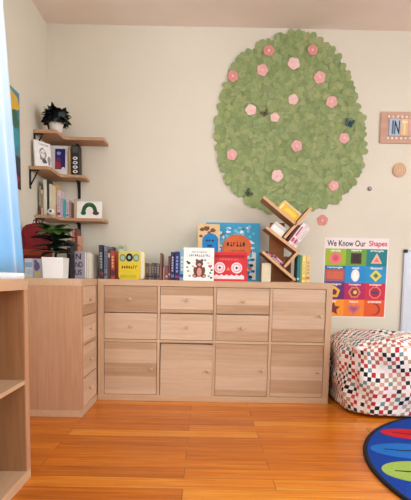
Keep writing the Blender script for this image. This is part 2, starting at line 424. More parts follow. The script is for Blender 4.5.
# --- white book with a bear ----------------------------------------------------
def bart(mb, M):
    br = mat((106,62,40),.6); pk = mat((222,150,140),.6); bl = mat((84,128,160),.6); rd = mat((206,54,72),.6); gr = mat((120,160,110),.6); dk = mat((60,50,60),.6)
    glyphs(mb, mat((120,130,140),.6), .05, .176, .1, .009, 12, 0, M, 3); glyphs(mb, bl, .034, .152, .134, .016, 11, 0, M, 8)
    for s in (-1, 1):
        mb.prism(ell(.1+s*.016,.128,.008,.009,14), 0, .0004, br, M)
        mb.prism(ell(.1+s*.026,.032,.017,.013,18), 0, .0004, br, M); mb.prism(ell(.1+s*.03,.03,.008,.007,14), .0008, .0011, pk, M)
        mb.prism(ell(.1+s*.028,.066,.009,.022,16), 0, .0004, br, M)
    mb.prism(ell(.1,.06,.028,.036), .0003, .0006, br, M); mb.prism(ell(.1,.056,.015,.026), .0006, .001, pk, M)
    mb.prism(ell(.1,.108,.024,.022), .0004, .0008, br, M); mb.prism(ell(.1,.101,.011,.009,16), .0008, .0012, pk, M)
    for s in (-1, 1): mb.prism(ell(.1+s*.009,.113,.003,.003,8), .0008, .0012, dk, M)
    mb.prism(heart(.168,.092,.012), 0, .0004, rd, M); mb.prism(heart(.155,.112,.006), 0, .0004, pk, M)
    mb.prism(ell(.034,.11,.01,.008,10), 0, .0004, dk, M); mb.prism(ell(.024,.118,.007,.006,10), 0, .0004, dk, M)
    for x, y, c in ((.03,.06,gr),(.04,.03,gr),(.17,.05,bl),(.16,.03,gr),(.178,.068,dk),(.175,.02,dk),(.024,.084,gr),(.06,.09,pk),(.136,.13,gr)):
        mb.prism(blob(x, y, .008, .006, 10, .2, int(x*1e4)), 0, .0004, c, M)
p = at(183, 281, Y=.0)
w = at(214, 265, Y=.02).x-p.x
book('picture_book', 'white picture book with a brown bear and hearts on its cover', w, at(199, 247.5, Y=.03).z-HU, .012, (p.x, .025, HU), (-.08,0,0), (244,242,236), bart, None, 'display books facing the room')
# --- red book with two eyes -----------------------------------------------------
def rart(mb, M):
    wh = mat((246,226,226),.6); pk = mat((240,150,160),.6); dk = mat((70,20,40),.6); og = mat((240,140,70),.6); dr = mat((170,20,36),.6)
    mb.prism(rect(.012,.152,.208,.168), 0, .0003, dr, M)
    glyphs(mb, mat((232,120,120),.6), .05, .134, .12, .012, 12, 0, M, 4)
    for cx in (.048,.156):
        mb.prism(ell(cx,.086,.035,.035), 0, .0004, wh, M); mb.prism(ell(cx,.086,.027,.027), .0004, .0008, pk, M); mb.prism(ell(cx,.086,.02,.02), .0008, .0011, wh, M); mb.prism(star(cx,.086,.013,4), .0011, .0015, dk, M)
    mb.prism([(.09,.07),(.114,.07),(.102,.092)], 0, .0004, og, M)
    P = [(.012,.014)]+[(.012+.016*i, .034+(.01 if i % 2 else 0)) for i in range(13)]+[(.204,.014)]
    mb.prism(P[::-1], 0, .0004, wh, M)
p = at(212, 281, Y=.05); w = at(247.3, 265, Y=.07).x-p.x
book('picture_book', 'red picture book with two round white eyes on its cover', w, at(230, 252, Y=.09).z-HU, .012, (p.x, .06, HU), (-.12,0,0), (214,34,44), rart, None, 'display books facing the room')
# --- large blue book ----------------------------------------------------------------
def uart(mb, M):
    og = mat((228,110,56),.6); dk = mat((44,28,34),.6); lb = mat((120,196,224),.6); db = mat((26,96,160),.6); wh = mat((238,238,236),.6)
    rr = random.Random(3)
    for i in range(120):
        x, y = rr.uniform(.02,.335), rr.uniform(.02,.385); mb.prism(blob(x, y, rr.uniform(.006,.018), rr.uniform(.005,.013), 10, .2, i), 0, .0003+i*.000002, (lb, db, lb, wh)[i % 4] if i % 7 else wh, M)
    mb.prism(blob(.215,.235,.1,.088,30,.04,5), .0008, .0014, og, M)
    glyphs(mb, dk, .145, .24, .13, .034, 6, .0014, M, 12)
    glyphs(mb, mat((150,60,34),.6), .16, .205, .11, .012, 10, .0014, M, 2)
    mb.prism(rect(.318,.012,.345,.2), .0006, .001, wh, M)
    for i in range(7): mb.prism(blob(.30+rr.uniform(0,.03), .03+i*.02, .014, .01, 10, .2, i+60), .001, .0014, (dk, wh, db, og)[i % 4], M)
p = at(205, 280, Y=.24); w = at(260.3, 250, Y=.3).x-p.x
book('big_book', 'large blue picture book with an orange title patch standing at the back', w, .405, .014, (p.x, .275, HU), (-.17,0,0), (58,162,204), uart, None, 'display books facing the room')
def tart(mb, M):
    dk = mat((120,76,44),.6); bl = mat((22,126,192),.6); lk = mat((40,30,30),.6)
    for x, y, q in ((.028,.345,.016),(.058,.352,.02),(.1,.34,.018),(.02,.30,.012),(.075,.325,.011)): mb.prism(blob(x,y,q,q*.8,18,.15,int(x*999)), 0, .0004, dk, M)
    mb.prism(blob(.084,.262,.054,.06,26,.06,2), 0, .0006, bl, M); mb.prism(rect(.03,.01,.138,.26), 0, .0005, bl, M)
    for x in (.06,.078,.1): mb.prism(ell(x,.27,.007,.008,12), .0006, .001, lk, M)
    mb.prism(ell(.08,.235,.02,.006,16), .0006, .001, lk, M)
p = at(197, 280, Y=.2); w = at(219.5, 250, Y=.24).x-p.x
book('big_book', 'tan picture book with brown spots and blue animal, overlapping the large blue book', w, .382, .012, (p.x, .215, HU), (-.13,0,0), (226,190,136), tart, None, 'display books facing the room')

# ------------------------------------------------------------------ tree shaped bookshelf
tw = wood('tree_shelf_wood', (192,122,62), (144,82,36), 'X', 'Y', .3, .12, .45, .3)
twe = wood('tree_shelf_edge', (236,196,152), (212,164,116), 'X', 'Y', .3, .1, .5, .3)
tsx, tsy = 1.16, .145
ts = thing('tree_bookshelf', 'small brown wooden tree shaped bookshelf of slanting planks on the long cabinet', 'bookshelf', (tsx, tsy, HU))
DP = .16; TH = .018
def plank(a, b, dep=DP):
    ax, az = a[0]-tsx, a[1]-HU; bx, bz = b[0]-tsx, b[1]-HU
    L = math.hypot(bx-ax, bz-az); ang = math.atan2(bz-az, bx-ax)
    mb = MB(); mb.box((0, .002, -TH/2), (L, dep, TH/2), tw); mb.box((0, 0, -TH/2), (L, .002, TH/2), twe)
    return mb.build('plank', ts, 0, loc=(ax, 0, az), rot=(0, -ang, 0))
A0, A1 = (1.036,1.315), (1.262,1.138)
B0, B1 = (1.180,1.058), (1.348,1.252)
C0, C1 = (1.059,1.124), (1.276,.966)
D0, D1 = (1.186,.868), (1.268,.960)
E0, E1 = (1.040,.966), (1.262,.785)
plank(A0, (A1[0]-.008, A1[1]+.006)); plank(B0, B1); plank(C0, C1); plank(D0, D1); plank(E0, E1)
MB().box((1.105-tsx, DP, 0), (1.205-tsx, DP+.018, .40), tw).build('trunk_board', ts, .001)
MB().box((1.205-tsx, DP, 0), (1.258-tsx, DP+.018, .175), tw).build('back_board', ts, .001)
MB().box((1.112-tsx, .02, 0), (1.26-tsx, DP+.03, .004), tw).build('base', ts)
def lying(label, mid, ang, L, t, d, col, y=.16, **k):
    """a book lying flat along a sloping plank; mid = lower left corner of its long edge"""
    o = book('book', label, d, L, t, (0,0,0), (0,0,0), col, None, k.get('spine'), 'books on the tree shelf')
    # book local: x = depth of book, y = thickness, z = length ; put spine to the room
    R = Matrix(((0,0,1,0),(1,0,0,0),(0,1,0,0),(0,0,0,1)))   # x->Y, y->Z, z->X
    o.matrix_world = T(mid[0], y, mid[1]) @ RY(-ang) @ R
    return o
angA = math.atan2(A1[1]-A0[1], A1[0]-A0[0]); nA = Vector((-math.sin(angA), math.cos(angA))); dA = Vector((math.cos(angA), math.sin(angA)))
def onp(P0, ang, s, up):
    n = Vector((-math.sin(ang), math.cos(ang))); d = Vector((math.cos(ang), math.sin(ang)))
    q = Vector(P0)+d*s+n*(TH/2+.0008+up); return (q.x, q.y)
lying('thick yellow book lying on the top plank of the tree shelf', onp(A0, angA, .115, 0), angA, .148, .052, .12, (240,190,52), spine=lambda mb, M, t, h: (mb.prism(rect(.004,.008,t-.004,h*.14),0,.0005,mat((248,228,170),.5),M), mb.prism(rect(t*.3,h*.3,t*.7,h*.86),0,.0005,mat((250,212,96),.5),M)))
lying('thin cream book lying on the yellow book of the tree shelf', onp(A0, angA, .12, .053), angA, .13, .012, .12, (232,214,160))
# white books in the left V, leaning on plank C
angC = math.atan2(C1[1]-C0[1], C1[0]-C0[0])
lying('white book lying on the slanting plank left of the fork of the tree shelf', onp(C0, angC, .026, 0), angC, .094, .042, .11, (240,238,230))
lying('pale grey book lying uppermost left of the fork of the tree shelf', onp(C0, angC, .03, .043), angC, .085, .02, .11, (222,216,206))
# books under the right plank: stood on C along B
angB = math.atan2(B1[1]-B0[1], B1[0]-B0[0])
def upright(label, s, t, L, d, col, spine=None, y=.155):
    q = onp(C0, angC, s, 0)
    o = book('book', label, d, L, t, (0,0,0), (0,0,0), col, None, spine, 'books on the tree shelf')
    # x->Y, y (thickness) -> along C, z (length) -> normal of C
    R = Matrix(((0,1,0,0),(1,0,0,0),(0,0,1,0),(0,0,0,1)))
    o.matrix_world = T(q[0], y, q[1]) @ RY(-angC) @ R @ Matrix.Identity(4)
    return o
LC = math.hypot(C1[0]-C0[0], C1[1]-C0[1])
sB = (Vector(B0)-Vector(C0)).dot(Vector((math.cos(angC), math.sin(angC))))
def wsp(c1, c2):
    def f(mb, M, t, h):
        mb.prism(rect(t*.15,h*.12,t*.85,h*.3),0,.0005,mat(c1,.5),M); mb.prism(rect(t*.3,h*.4,t*.7,h*.85),0,.0005,mat(c2,.5),M)
    return f
s0 = sB+.022
for lab_, t, L, col, sp in (
  ('dark red book tight under the right plank of the tree shelf', .016, .13, (96,36,34), None),
  ('white book with pink spine print under the right plank of the tree shelf', .026, .16, (240,232,228), wsp((206,96,120),(190,80,104))),
  ('pale pink book, second from outside under the right plank of the tree shelf',   .015, .168, (236,206,206), wsp((160,60,90),(238,236,230))),
  ('white book outermost under the right plank of the tree shelf',   .017, .155, (240,236,230), wsp((220,170,170),(214,180,180)))):
    if s0+t < LC+.02: upright(lab_, s0, t, L, .12, col, sp)
    s0 += t+.001
# books on the lower plank E
angE = math.atan2(E1[1]-E0[1], E1[0]-E0[0])
lying('purple book lying on the lowest plank of the tree shelf', onp(E0, angE, .02, 0), angE, .138, .014, .12, (104,62,88), spine=wsp((220,120,150),(230,190,200)))
lying('pink book lying on the purple book of the tree shelf', onp(E0, angE, .07, .0148), angE, .085, .013, .12, (206,128,140), spine=wsp((120,60,80),(240,220,220)))
# books standing right and left of the foot
S3 = 'books at the foot of the tree shelf'
spines(HU+.0005, .165, [
 (297.6,300.2,254.5,281.5,.11,(40,120,124),bands((.1,.16,(220,230,220))),'teal book upright at the right foot of the tree shelf',0),
 (300.3,302.4,255,281.5,.11,(120,160,110),None,'thin green book beside the teal one at the tree shelf',0),
 (302.6,306.4,255.5,281.5,.11,(244,226,140),bands((.1,.2,(230,170,60)),(.3,.8,(210,180,90))),'pale yellow book, third upright spine right of the tree shelf',0),
 (306.6,310.8,255.5,281.5,.11,(238,206,140),bands((.12,.22,(200,120,60)),(.3,.8,(190,150,90))),'peach coloured book, outermost spine right of the tree shelf',0),
], S3)
p = at(261.5, 281, Y=.17); 
book('book', 'cream book standing under the lowest plank at the left foot of the tree shelf', .06, .122, .02, (p.x, .172, HU+.0005), (0,0,0), (232,216,182), None, None, S3)

# ------------------------------------------------------------------ corner shelves
shelf_top = wood('corner_shelf_wood', (210,170,134), (172,126,90), 'X', 'Y', .4, .1, .5, .3, rand=False)
def lshelf(label, z, nearY, xin, yfront, xend, brk):
    t = thing('corner_shelf', label, 'shelf', (XW, YW, z), (0,0,0), 'corner shelves')
    r = .035
    g = .002
    P = [(XW+g, nearY), (xin-.012, nearY), (xin, nearY+.012), (xin, yfront-r)]
    for i in range(1, 7):
        a = PI+ -PI/2*i/6; P.append((xin+r+r*math.cos(a), yfront-r+r*math.sin(a)))
    P += [(xend-.012, yfront), (xend, yfront+.012), (xend, YW-g), (XW+g, YW-g)]
    P = [(x-XW, y-YW) for x, y in P]
    MB().prism(P, -.0195, 0, shelf_top).build('board', t, .002)
    def bracket(x, y, dx, dy):
        mb = MB(); L = .06; H_ = .115
        ux, uy = dx, dy
        def bx(a0, a1, z0, z1, hw=.009):
            x0, x1 = x+ux*a0-abs(uy)*hw, x+ux*a1+abs(uy)*hw; y0, y1 = y+uy*a0-abs(ux)*hw, y+uy*a1+abs(ux)*hw
            mb.box((min(x0,x1)-XW, min(y0,y1)-YW, z0), (max(x0,x1)-XW, max(y0,y1)-YW, z1), dark_m)
        bx(.0025, .008, -.0195-H_, -.02); bx(.0025, L, -.0265, -.02)
        mb.tube([(x+ux*.008-XW, y+uy*.008-YW, -.0195-H_*.8), (x+ux*.03-XW, y+uy*.03-YW, -.07), (x+ux*L*.85-XW, y+uy*L*.85-YW, -.03)], .005, dark_m)
        mb.build('bracket', t)
    bracket(XW, brk[0], 1, 0); bracket(brk[1], YW, 0, -1)
    return t
z1, z2, z3 = 1.694, 1.452, 1.17
lshelf('top wooden corner shelf carrying a small potted plant', z1, .108, -.272, .25, -.010, (.125, -.212))
lshelf('middle wooden corner shelf holding white and blue books', z2, .016, -.296, .25, -.14, (.036, -.212))
lshelf('lowest wooden corner shelf with a white picture book at its right end', z3, .115, -.30, .25, -.012, (.132, -.212))

# ------------------------------------------------------------------ plants
def leaf(mb, base, az, el, L, W, droop, m, n=6, twist=0, cup=.25):
    V = []; F = []
    d = Vector((math.cos(az)*math.cos(el), math.sin(az)*math.cos(el), math.sin(el))); p = Vector(base)
    side = Vector((-math.sin(az), math.cos(az), 0)); side = Matrix.Rotation(twist, 3, d) @ side
    for i in range(n+1):
        u = i/n; wd = W*(math.sin(PI*min(1, u*.93+.07))**.75)*(1-.25*u)
        if i == n: wd = W*.03
        up = side.cross(d).normalized()
        V += [p+side*wd*.5+up*-cup*wd*.0+up*cup*wd*.4, p.copy(), p-side*wd*.5+up*cup*wd*.4]
        d = (d+Vector((0,0,-droop/n))).normalized(); p = p+d*(L/n)
    for i in range(n):
        a = i*3; F += [(a,a+1,a+4,a+3),(a+1,a+2,a+5,a+4)]
    mb.add(V, F, m, I4, True)
lf_dark = mat((24,34,26), .35, .25, 30, name='dark_leaf'); lf_mid = mat((64,92,38), .4, .25, 30, name='green_leaf'); lf_blk = mat((26,30,30), .35, .3, 40, name='black_green_leaf')
lf_grey = mat((92,104,100), .4, .2, 40, name='grey_green_leaf')
soil_m = mat((50,36,26), .95, .3, 60, .4, name='soil')
pot_m = mat((226,222,210), .5, .04, 25, name='pale_ceramic')
# small plant on the top shelf
p = at(55.5, 133, Y=.17)
t = thing('potted_plant', 'small dark leaved plant in a pale round pot on the top corner shelf', 'plant', (p.x, .185, z1))
MB().lathe([(.030,0),(.036,.004),(.047,.06),(.050,.085),(.049,.092),(.044,.092),(.042,.08)], pot_m, n=28).build('pot', t)
MB().lathe([(.001,.078),(.0418,.078),(.0418,.082),(.001,.084)], soil_m, n=20, cap=False).build('soil', t)
mb = MB(); rr = random.Random(11)
for i in range(150):
    a = rr.uniform(0, 2*PI); el = rr.uniform(-.9, 1.2); r0 = rr.uniform(.015, .045); z = .085+rr.uniform(.0,.05)
    if el < 0: r0 = .045; z = .095
    leaf(mb, (r0*math.cos(a), r0*math.sin(a), z), a, el, rr.uniform(.045,.068), rr.uniform(.034,.05), rr.uniform(.5,1.5), lf_grey if i % 8 == 0 else lf_blk, 5, rr.uniform(-.8,.8))
leaf(mb, (.02,-.01,.11), -.2, .5, .1, .03, 2.2, lf_blk, 6); leaf(mb, (-.02,-.01,.12), 3.0, .6, .08, .03, 1.0, lf_blk, 6)
mb.build('foliage', t)
mb = MB()
for i in range(9):
    a = i*.7; mb.tube([(0,0,.08),(.012*math.cos(a),.012*math.sin(a),.11),(.03*math.cos(a),.03*math.sin(a),.14)], .002, lf_dark, n=5)
mb.build('stem', t)

# larger plant in a square white pot on the left unit
p = at(55, 268, Y=-.33)
t = thing('potted_plant', 'leafy dark green plant in a square white pot on the short cabinet', 'plant', (p.x, -.318, HU))
hw = .0595; hb = .054
V = [(-hb,-hb,0),(hb,-hb,0),(hb,hb,0),(-hb,hb,0),(-hw,-hw,.115),(hw,-hw,.115),(hw,hw,.115),(-hw,hw,.115),(-hw+.006,-hw+.006,.115),(hw-.006,-hw+.006,.115),(hw-.006,hw-.006,.115),(-hw+.006,hw-.006,.115),(-hw+.006,-hw+.006,.095),(hw-.006,-hw+.006,.095),(hw-.006,hw-.006,.095),(-hw+.006,hw-.006,.095)]
F = [(0,3,2,1)]+[(i,(i+1)%4,4+(i+1)%4,4+i) for i in range(4)]+[(4+i,4+(i+1)%4,8+(i+1)%4,8+i) for i in range(4)]+[(8+i,8+(i+1)%4,12+(i+1)%4,12+i) for i in range(4)]+[(12,13,14,15)]
mb = MB(); mb.add(V, F, mat((240,240,238),.35,.02,10,name='white_glaze')); mb.build('pot', t, .003)
MB().box((-.05,-.05,.095),(.05,.05,.102), soil_m).build('soil', t)
mb = MB(); rr = random.Random(5); ms = MB()
ms.tube([(0,0,.1),(.004,.002,.18),(0,0,.28)], [.007,.006,.004], lf_dark)
for i in range(32):
    a = i*2.399+.4; h = .14+.14*i/32; el = .35+.4*i/32
    up = i >= 23
    L = rr.uniform(.125,.16)*(.85 if up else 1)
    if math.sin(a) > .25: L *= .72; el += .2
    if math.sin(a) < -.6 and not up: el += .35; L *= .75
    leaf(mb, (.004*math.cos(a), .004*math.sin(a), h), a, el+rr.uniform(-.1,.15), L, rr.uniform(.05,.068), rr.uniform(.9,1.4), lf_mid if up or i % 8 == 3 else lf_dark, 7, rr.uniform(-.5,.5), .3)
for a, L in ((-1.1,.12),(-2.0,.125),(-.4,.12),(-2.7,.11),(-1.6,.1)):
    leaf(mb, (0,-.005,.27), a, .35, L, .075, 1.3, lf_mid, 7, 0, .2)
mb.build('foliage', t); ms.build('stem', t)

# ------------------------------------------------------------------ things on the short cabinet
S4 = 'things beside the square white pot'
Yb = -.20
def block(name, label, cat, x0, x1, y0, y1, z0, z1, col, art=None, group=None, bev=.002):
    t = thing(name, label, cat, (x0, y0, z0), (0,0,0), group)
    MB().box((0,0,0),(x1-x0,y1-y0,z1-z0), mat(col,.55,.04)).build('body', t, bev)
    if art: mb = MB(); art(mb, FRONT, x1-x0, z1-z0); mb.build('print', t)
    return t
xa, xb, xc, xd = X_(24.5,Yb), X_(33,Yb), X_(41.2,Yb), X_(44,Yb)
zt = at(33, 258.5, Y=Yb).z
def pr1(mb, M, w, h):
    mb.prism(rect(w*.1,h*.55,w*.9,h*.8),0,.0005,mat((150,180,220),.5),M); mb.prism(ell(w*.5,h*.3,w*.3,h*.16),0,.0005,mat((200,214,236),.5),M)
    mb.prism(rect(w*.1,h*.06,w*.9,h*.12),0,.0005,mat((226,220,150),.5),M)
def pr2(mb, M, w, h):
    mb.prism(blob(w*.45,h*.6,w*.36,h*.25,20,.15,3),0,.0005,mat((120,96,150),.5),M); mb.prism(blob(w*.6,h*.22,w*.34,h*.14,20,.15,4),0,.0005,mat((226,206,110),.5),M)
    mb.prism(ell(w*.3,h*.86,w*.2,h*.08),0,.0005,mat((90,120,180),.5),M)
block('carton', 'small white and pale blue carton under the red cloth bag', 'box', max(xa, XW+.012), xb-.001, Yb, Yb+.13, HU, zt, (226,230,238), pr1)
block('carton', 'small lilac and yellow printed carton between pale blue carton and white pot', 'box', xb+.001, xc-.001, Yb+.002, Yb+.132, HU, zt, (206,200,214), pr2)
# red cloth bag
rc = mat((124,22,30), .8, .18, 18, .3, name='red_cloth'); rc2 = mat((150,60,34), .8, .15, 18, name='rust_cloth')
rx0, rx1 = XW+.014, X_(47,Yb); rz1 = at(34, 221, Y=Yb).z
t = thing('cloth_bag', 'dark red cloth bag with rounded top standing on small cartons by left wall', 'bag', ((rx0+rx1)/2, Yb+.068, zt+.001))
w2, hh = (rx1-rx0)/2, rz1-zt-.002
mb = MB(); n = 28; prof = []
for j in range(13):
    u = j/12; k = (1-abs(2*u-1)**5)**.25 if 0 < u < 1 else 0
    prof.append((k, u))
V = []; F = []
for k, u in prof:
    kx = max(.02, (1 if u < .55 else (1-((u-.55)/.45)**3)**.5)) if u > .0 else .93
    if u < .08: kx = .9+u
    for i in range(n):
        a = 2*PI*i/n; c, s = math.cos(a), math.sin(a); e = .55
        V.append((w2*kx*math.copysign(abs(c)**e, c), .058*kx*math.copysign(abs(s)**e, s)*(1+.06*math.sin(5*a+u*9)), u*hh))
for j in range(12):
    for i in range(n): q = (i+1)%n; F.append((j*n+i, j*n+q, (j+1)*n+q, (j+1)*n+i))
F.append(tuple(range(n-1,-1,-1))); F.append(tuple(12*n+i for i in range(n)))
mb.add(V, F, rc, I4, True); mb.build('bag_body', t)
V2 = [(x*1.025, y*1.04, z) for x, y, z in V[n:4*n]]
mb = MB(); mb.add(V2, [(j*n+i, j*n+(i+1)%n, (j+1)*n+(i+1)%n, (j+1)*n+i) for j in range(2) for i in range(n)], rc2, I4, True); mb.build('rust_band', t)
mb = MB(); mb.tube([(-.02,0,hh-.006),(-.015,0,hh+.012),(0,0,hh+.018),(.015,0,hh+.012),(.02,0,hh-.006)], .004, rc); mb.build('handle', t)

# black book right of the pot
x0 = X_(66.5,-.2); x1 = X_(70.2,-.2)
book('book', 'black book upright between the white pot and the lettered book', .11, at(68,240,Y=-.2).z-HU, x1-x0, (x1, -.19, HU), (0,0,PI/2), (24,22,24), None, bands((.8,.86,(150,150,150))))
# stack of books with their pages turned to the room
def letart(mb, M):
    dk = mat((34,30,38),.6)
    w_ = .108; 
    mb.text('IN', dk, .042, .115, .044, .034, .0005, M); mb.text('AND', dk, .03, .068, .066, .032, .0005, M); mb.text('US', dk, .05, .022, .04, .032, .0005, M)
Yf = -.10; rowx = -.163
names = ['front', 'second', 'third', 'fourth', 'fifth', 'sixth', 'seventh', 'rearmost']
yy = Yf
for i in range(8):
    tt = (.05,.042,.046,.05,.044,.04,.047,.046)[i]; hgt = (.163,.16,.164,.158,.162,.16,.163,.161)[i]
    book('book', ('lilac grey book with black lettering, front of the row of page edges' if i == 0 else
         'cream paged book, %s in the row behind the lettered book' % names[i]), .11, hgt, tt, (rowx, yy, HU), (0,0,0), (178,170,184) if i == 0 else ((226,218,200),(200,196,190),(232,226,210))[i % 3], letart if i == 0 else None, None, 'books with their page edges turned to the room')
    yy += tt+.001
# behind that row, against the back wall
spines(HU, .245, [
 (71.5,74.4,231,278,.085,(206,128,104),None,'salmon pink book, leftmost of three tall ones in the corner',0),
 (74.7,77.2,228.5,278,.085,(122,64,52),None,'red brown book between the two salmon coloured ones in the corner',0),
 (77.5,80,236,278,.085,(224,160,130),None,'pale salmon book, shortest of three in the corner',0)], 'tall books in the corner of the short cabinet')

# ------------------------------------------------------------------ books on corner shelves
# middle shelf: white book facing the room along the left wall
def skart(mb, M):
    M = M @ Matrix.Diagonal((.62,1,1,1))
    g = mat((150,146,150),.7); d = mat((90,88,96),.7)
    mb.prism(blob(.1,.09,.045,.04,24,.15,4), 0, .0003, g, M); mb.prism(blob(.1,.095,.03,.026,24,.15,6), .0003, .0006, mat((232,230,226),.7), M)
    for x, y in ((.085,.1),(.115,.1)): mb.prism(ell(x,y,.006,.006,10), .0006, .001, d, M)
    mb.prism(blob(.12,.05,.03,.014,18,.2,9), 0, .0004, d, M); mb.prism(blob(.18,.06,.02,.03,18,.2,2), 0, .0004, g, M)
    glyphs(mb, g, .05, .145, .13, .012, 9, 0, M, 2)
book('picture_book', 'white book with grey sketch turned beside the left wall on the middle corner shelf', .128, .168, .012, (-.392, .05, z2+.0005), (-.05,0,1.06), (240,238,234), skart, None, 'books on the middle corner shelf')
def nart(mb, M):
    nb = mat((30,30,110),.5); pu = mat((120,40,90),.5); rd = mat((170,50,60),.5); lb = mat((150,160,220),.5); wh = mat((240,236,230),.5)
    mb.prism(rect(.03,.04,.098,.175), 0, .0004, nb, M); mb.prism(blob(.05,.065,.02,.024,18,.15,3), .0004, .0007, rd, M); mb.prism(blob(.052,.09,.018,.03,18,.15,5), .0004, .0006, pu, M)
    mb.prism(blob(.055,.145,.014,.012,14,.2,1), .0004, .0007, lb, M); mb.prism(ell(.085,.045,.012,.01,14), .0007, .001, wh, M)
xl = X_(50.5,.29,160); xr = X_(67.6,.29,160)
book('picture_book', 'white framed book with deep blue cover picture on the middle corner shelf', xr-xl, at(60,145.5,Y=.29).z-z2, .012, (xl, .285, z2+.0005), (-.06,0,0), (238,234,228), nart, None, 'books on the middle corner shelf')
spines(z2+.0005, .275, [
 (68.2,70.6,147,172,.11,(200,164,112),None,'thin tan book right of the deep blue cover on the middle corner shelf',0)], 'books on the middle corner shelf')
def blsp(mb, M, t, h):
    wh = mat((226,224,220),.5); gy = mat((120,118,116),.5)
    mb.prism(rect(t*.12,h*.76,t*.88,h*.95),0,.0004,mat((70,64,64),.5),M)
    for k in range(4): mb.prism(ell(t*.5,h*(.12+.15*k),t*.32,h*.055,14),0,.0005,wh,M); mb.prism(ell(t*.5,h*(.12+.15*k),t*.15,h*.025,10),.0005,.0008,dark_m,M)
spines(z2+.0005, .265, [(71.2,79,145.5,172,.07,(26,24,26),blsp,'thick black book with white spine marks on the middle corner shelf',0)], 'books on the middle corner shelf')

# lowest shelf: spines on the back arm
S5 = 'books on the lowest corner shelf'
spines(z3+.0005, .265, [
 (53.2,56.6,184,219,.11,(214,178,110),bands((.1,.4,(180,60,60))),'ochre book with red foot band on the lowest corner shelf',0),
 (56.9,60.2,190,219,.11,(222,204,206),bands((.1,.2,(170,60,70)),(.3,.8,(180,150,160))),'pale pink book next to the ochre one on the lowest corner shelf',0),
 (60.4,63,198,219.5,.11,(186,176,200),None,'lilac book left of the teal one on the lowest corner shelf',0),
 (63.2,65.4,200,219.5,.11,(70,176,170),None,'teal book on the lowest corner shelf',0),
 (65.6,68.6,199,219.5,.11,(206,196,210),bands((.1,.2,(150,120,160)),(.3,.85,(160,140,170))),'pale lilac book right of the teal one on the lowest corner shelf',0),
 (68.8,71.2,202,219.5,.11,(176,140,130),None,'dusty rose book on the lowest corner shelf',0),
 (71.4,73.8,203,219.5,.11,(116,78,64),None,'brown book on the lowest corner shelf',0),
 (74,76.6,199,219.5,.11,(196,170,140),None,'tan book behind the left edge of the white picture book',0),
], S5)
# left arm of the lowest shelf
spines(z3+.0005, .166, [
 (38.6,40.6,186,219,.09,(176,166,132),bands((.05,.35,(150,44,50)),(.45,.9,(120,110,80))),'thin olive book with red foot band, leftmost on the lowest corner shelf',0),
 (40.8,43,190,219,.09,(206,190,160),bands((.3,.85,(150,130,100))),'beige book second from left on the lowest corner shelf',0),
 (43.2,46.6,179.5,219,.09,(228,222,206),None,'tall white book left of the dark green one on the lowest corner shelf',0),
 (46.8,48.8,179.5,219,.09,(40,54,36),None,'tall dark green book on the lowest corner shelf',0),
 (49,51.6,184,219,.09,(224,208,178),None,'tall buff book right of the dark green one on the lowest corner shelf',0)], S5)
# white round toy with a black eye, perched at the shelf edge
p = at(51, 212, Y=.07)
t = thing('eye_ball_toy', 'small white ball with one black dot on the lowest corner shelf edge', 'toy', (-.3365+.014, .045, z3+.001))
p = at(51, 214, Y=.13); t.location = (p.x-.003, .138-.0+.0, z3)
t.location.y = .1385-.0
MB().ball((0,0,.0225),(.022,.022,.022), mat((242,238,230),.5)).build('ball', t)
MB().lathe([(.008,0),(.008,.003),(.004,.005)], dark_m, T(.004,-.0205,.024) @ RX(PI/2), 14).build('dot', t)
# white picture book with a plain green arch
def cart(mb, M):
    g = mat((34,84,44),.6); g2 = mat((84,120,50),.6); br = mat((96,46,40),.6)
    P = []; n = 14
    for i in range(n+1): a = PI-PI*i/n; P.append((.085+.052*math.cos(a), .045+.062*math.sin(a)))
    for i in range(n+1): a = PI*i/n; P.append((.085+.026*math.cos(a), .045+.034*math.sin(a)))
    mb.prism(P[::-1], 0, .0004, g, M)
    mb.prism(ell(.045,.036,.018,.014,16), .0004, .0007, g, M); mb.prism(ell(.128,.036,.022,.013,16), .0004, .0007, br, M); mb.prism(ell(.085,.1,.018,.006,12), .0004, .0007, g2, M)
xl, xr = X_(77,.28,210), X_(101.8,.28,210)
book('picture_book', 'white picture book with a dark green arch at right end of lowest corner shelf', xr-xl, at(89,201.5,Y=.28).z-z3-.0005, .012, (xl, .27, z3+.0005), (-.06,0,0), (244,242,236), cart, None, S5)
# ------------------------------------------------------------------ paper tree on the wall
W0 = YW-.0005
outl = [(215,28),(188,34),(160,46),(130,58),(100,75),(82,95),(70,112),(60,140),(52,165),(42,200),(37,225),(34,255),(38,290),(46,320),(54,350),(64,376),(84,400),(106,415),(130,428),(160,438),(200,440),(245,438),(275,428),(305,420),(330,400),(348,380),(360,355),(370,322),(378,290),(377,262),(373,235),(366,210),(355,185),(348,150),(338,118),(322,92),(304,68),(284,50),(262,38),(240,30)]
canopy = []
for u, v in outl:
    q = at(200+u/2.2836, 20+v/2.2836, Y=W0); canopy.append((q.x, q.z))
cx0 = sum(p[0] for p in canopy)/len(canopy); cz0 = sum(p[1] for p in canopy)/len(canopy)
def inside(x, z, P):
    c = False; j = len(P)-1
    for i in range(len(P)):
        if (P[i][1] > z) != (P[j][1] > z) and x < (P[j][0]-P[i][0])*(z-P[i][1])/(P[j][1]-P[i][1])+P[i][0]: c = not c
        j = i
    return c
tree = thing('paper_tree', 'large egg shaped tree crown of green paper leaves on the back wall', 'wall decoration', (cx0, YW, cz0))
greens = [mat(c, .75, .08, 30, name='leaf_paper') for c in ((146,160,106),(137,154,98),(153,165,113),(133,150,97),(145,159,102),(158,165,110),(140,157,106))]
mb = MB()
base = [((x-cx0)*.985, (z-cz0)*.985) for x, z in canopy]
mb.prism(base, .0005, .003, greens[3], FRONT); mb.build('backing', tree)
mb = MB(); rr = random.Random(21)
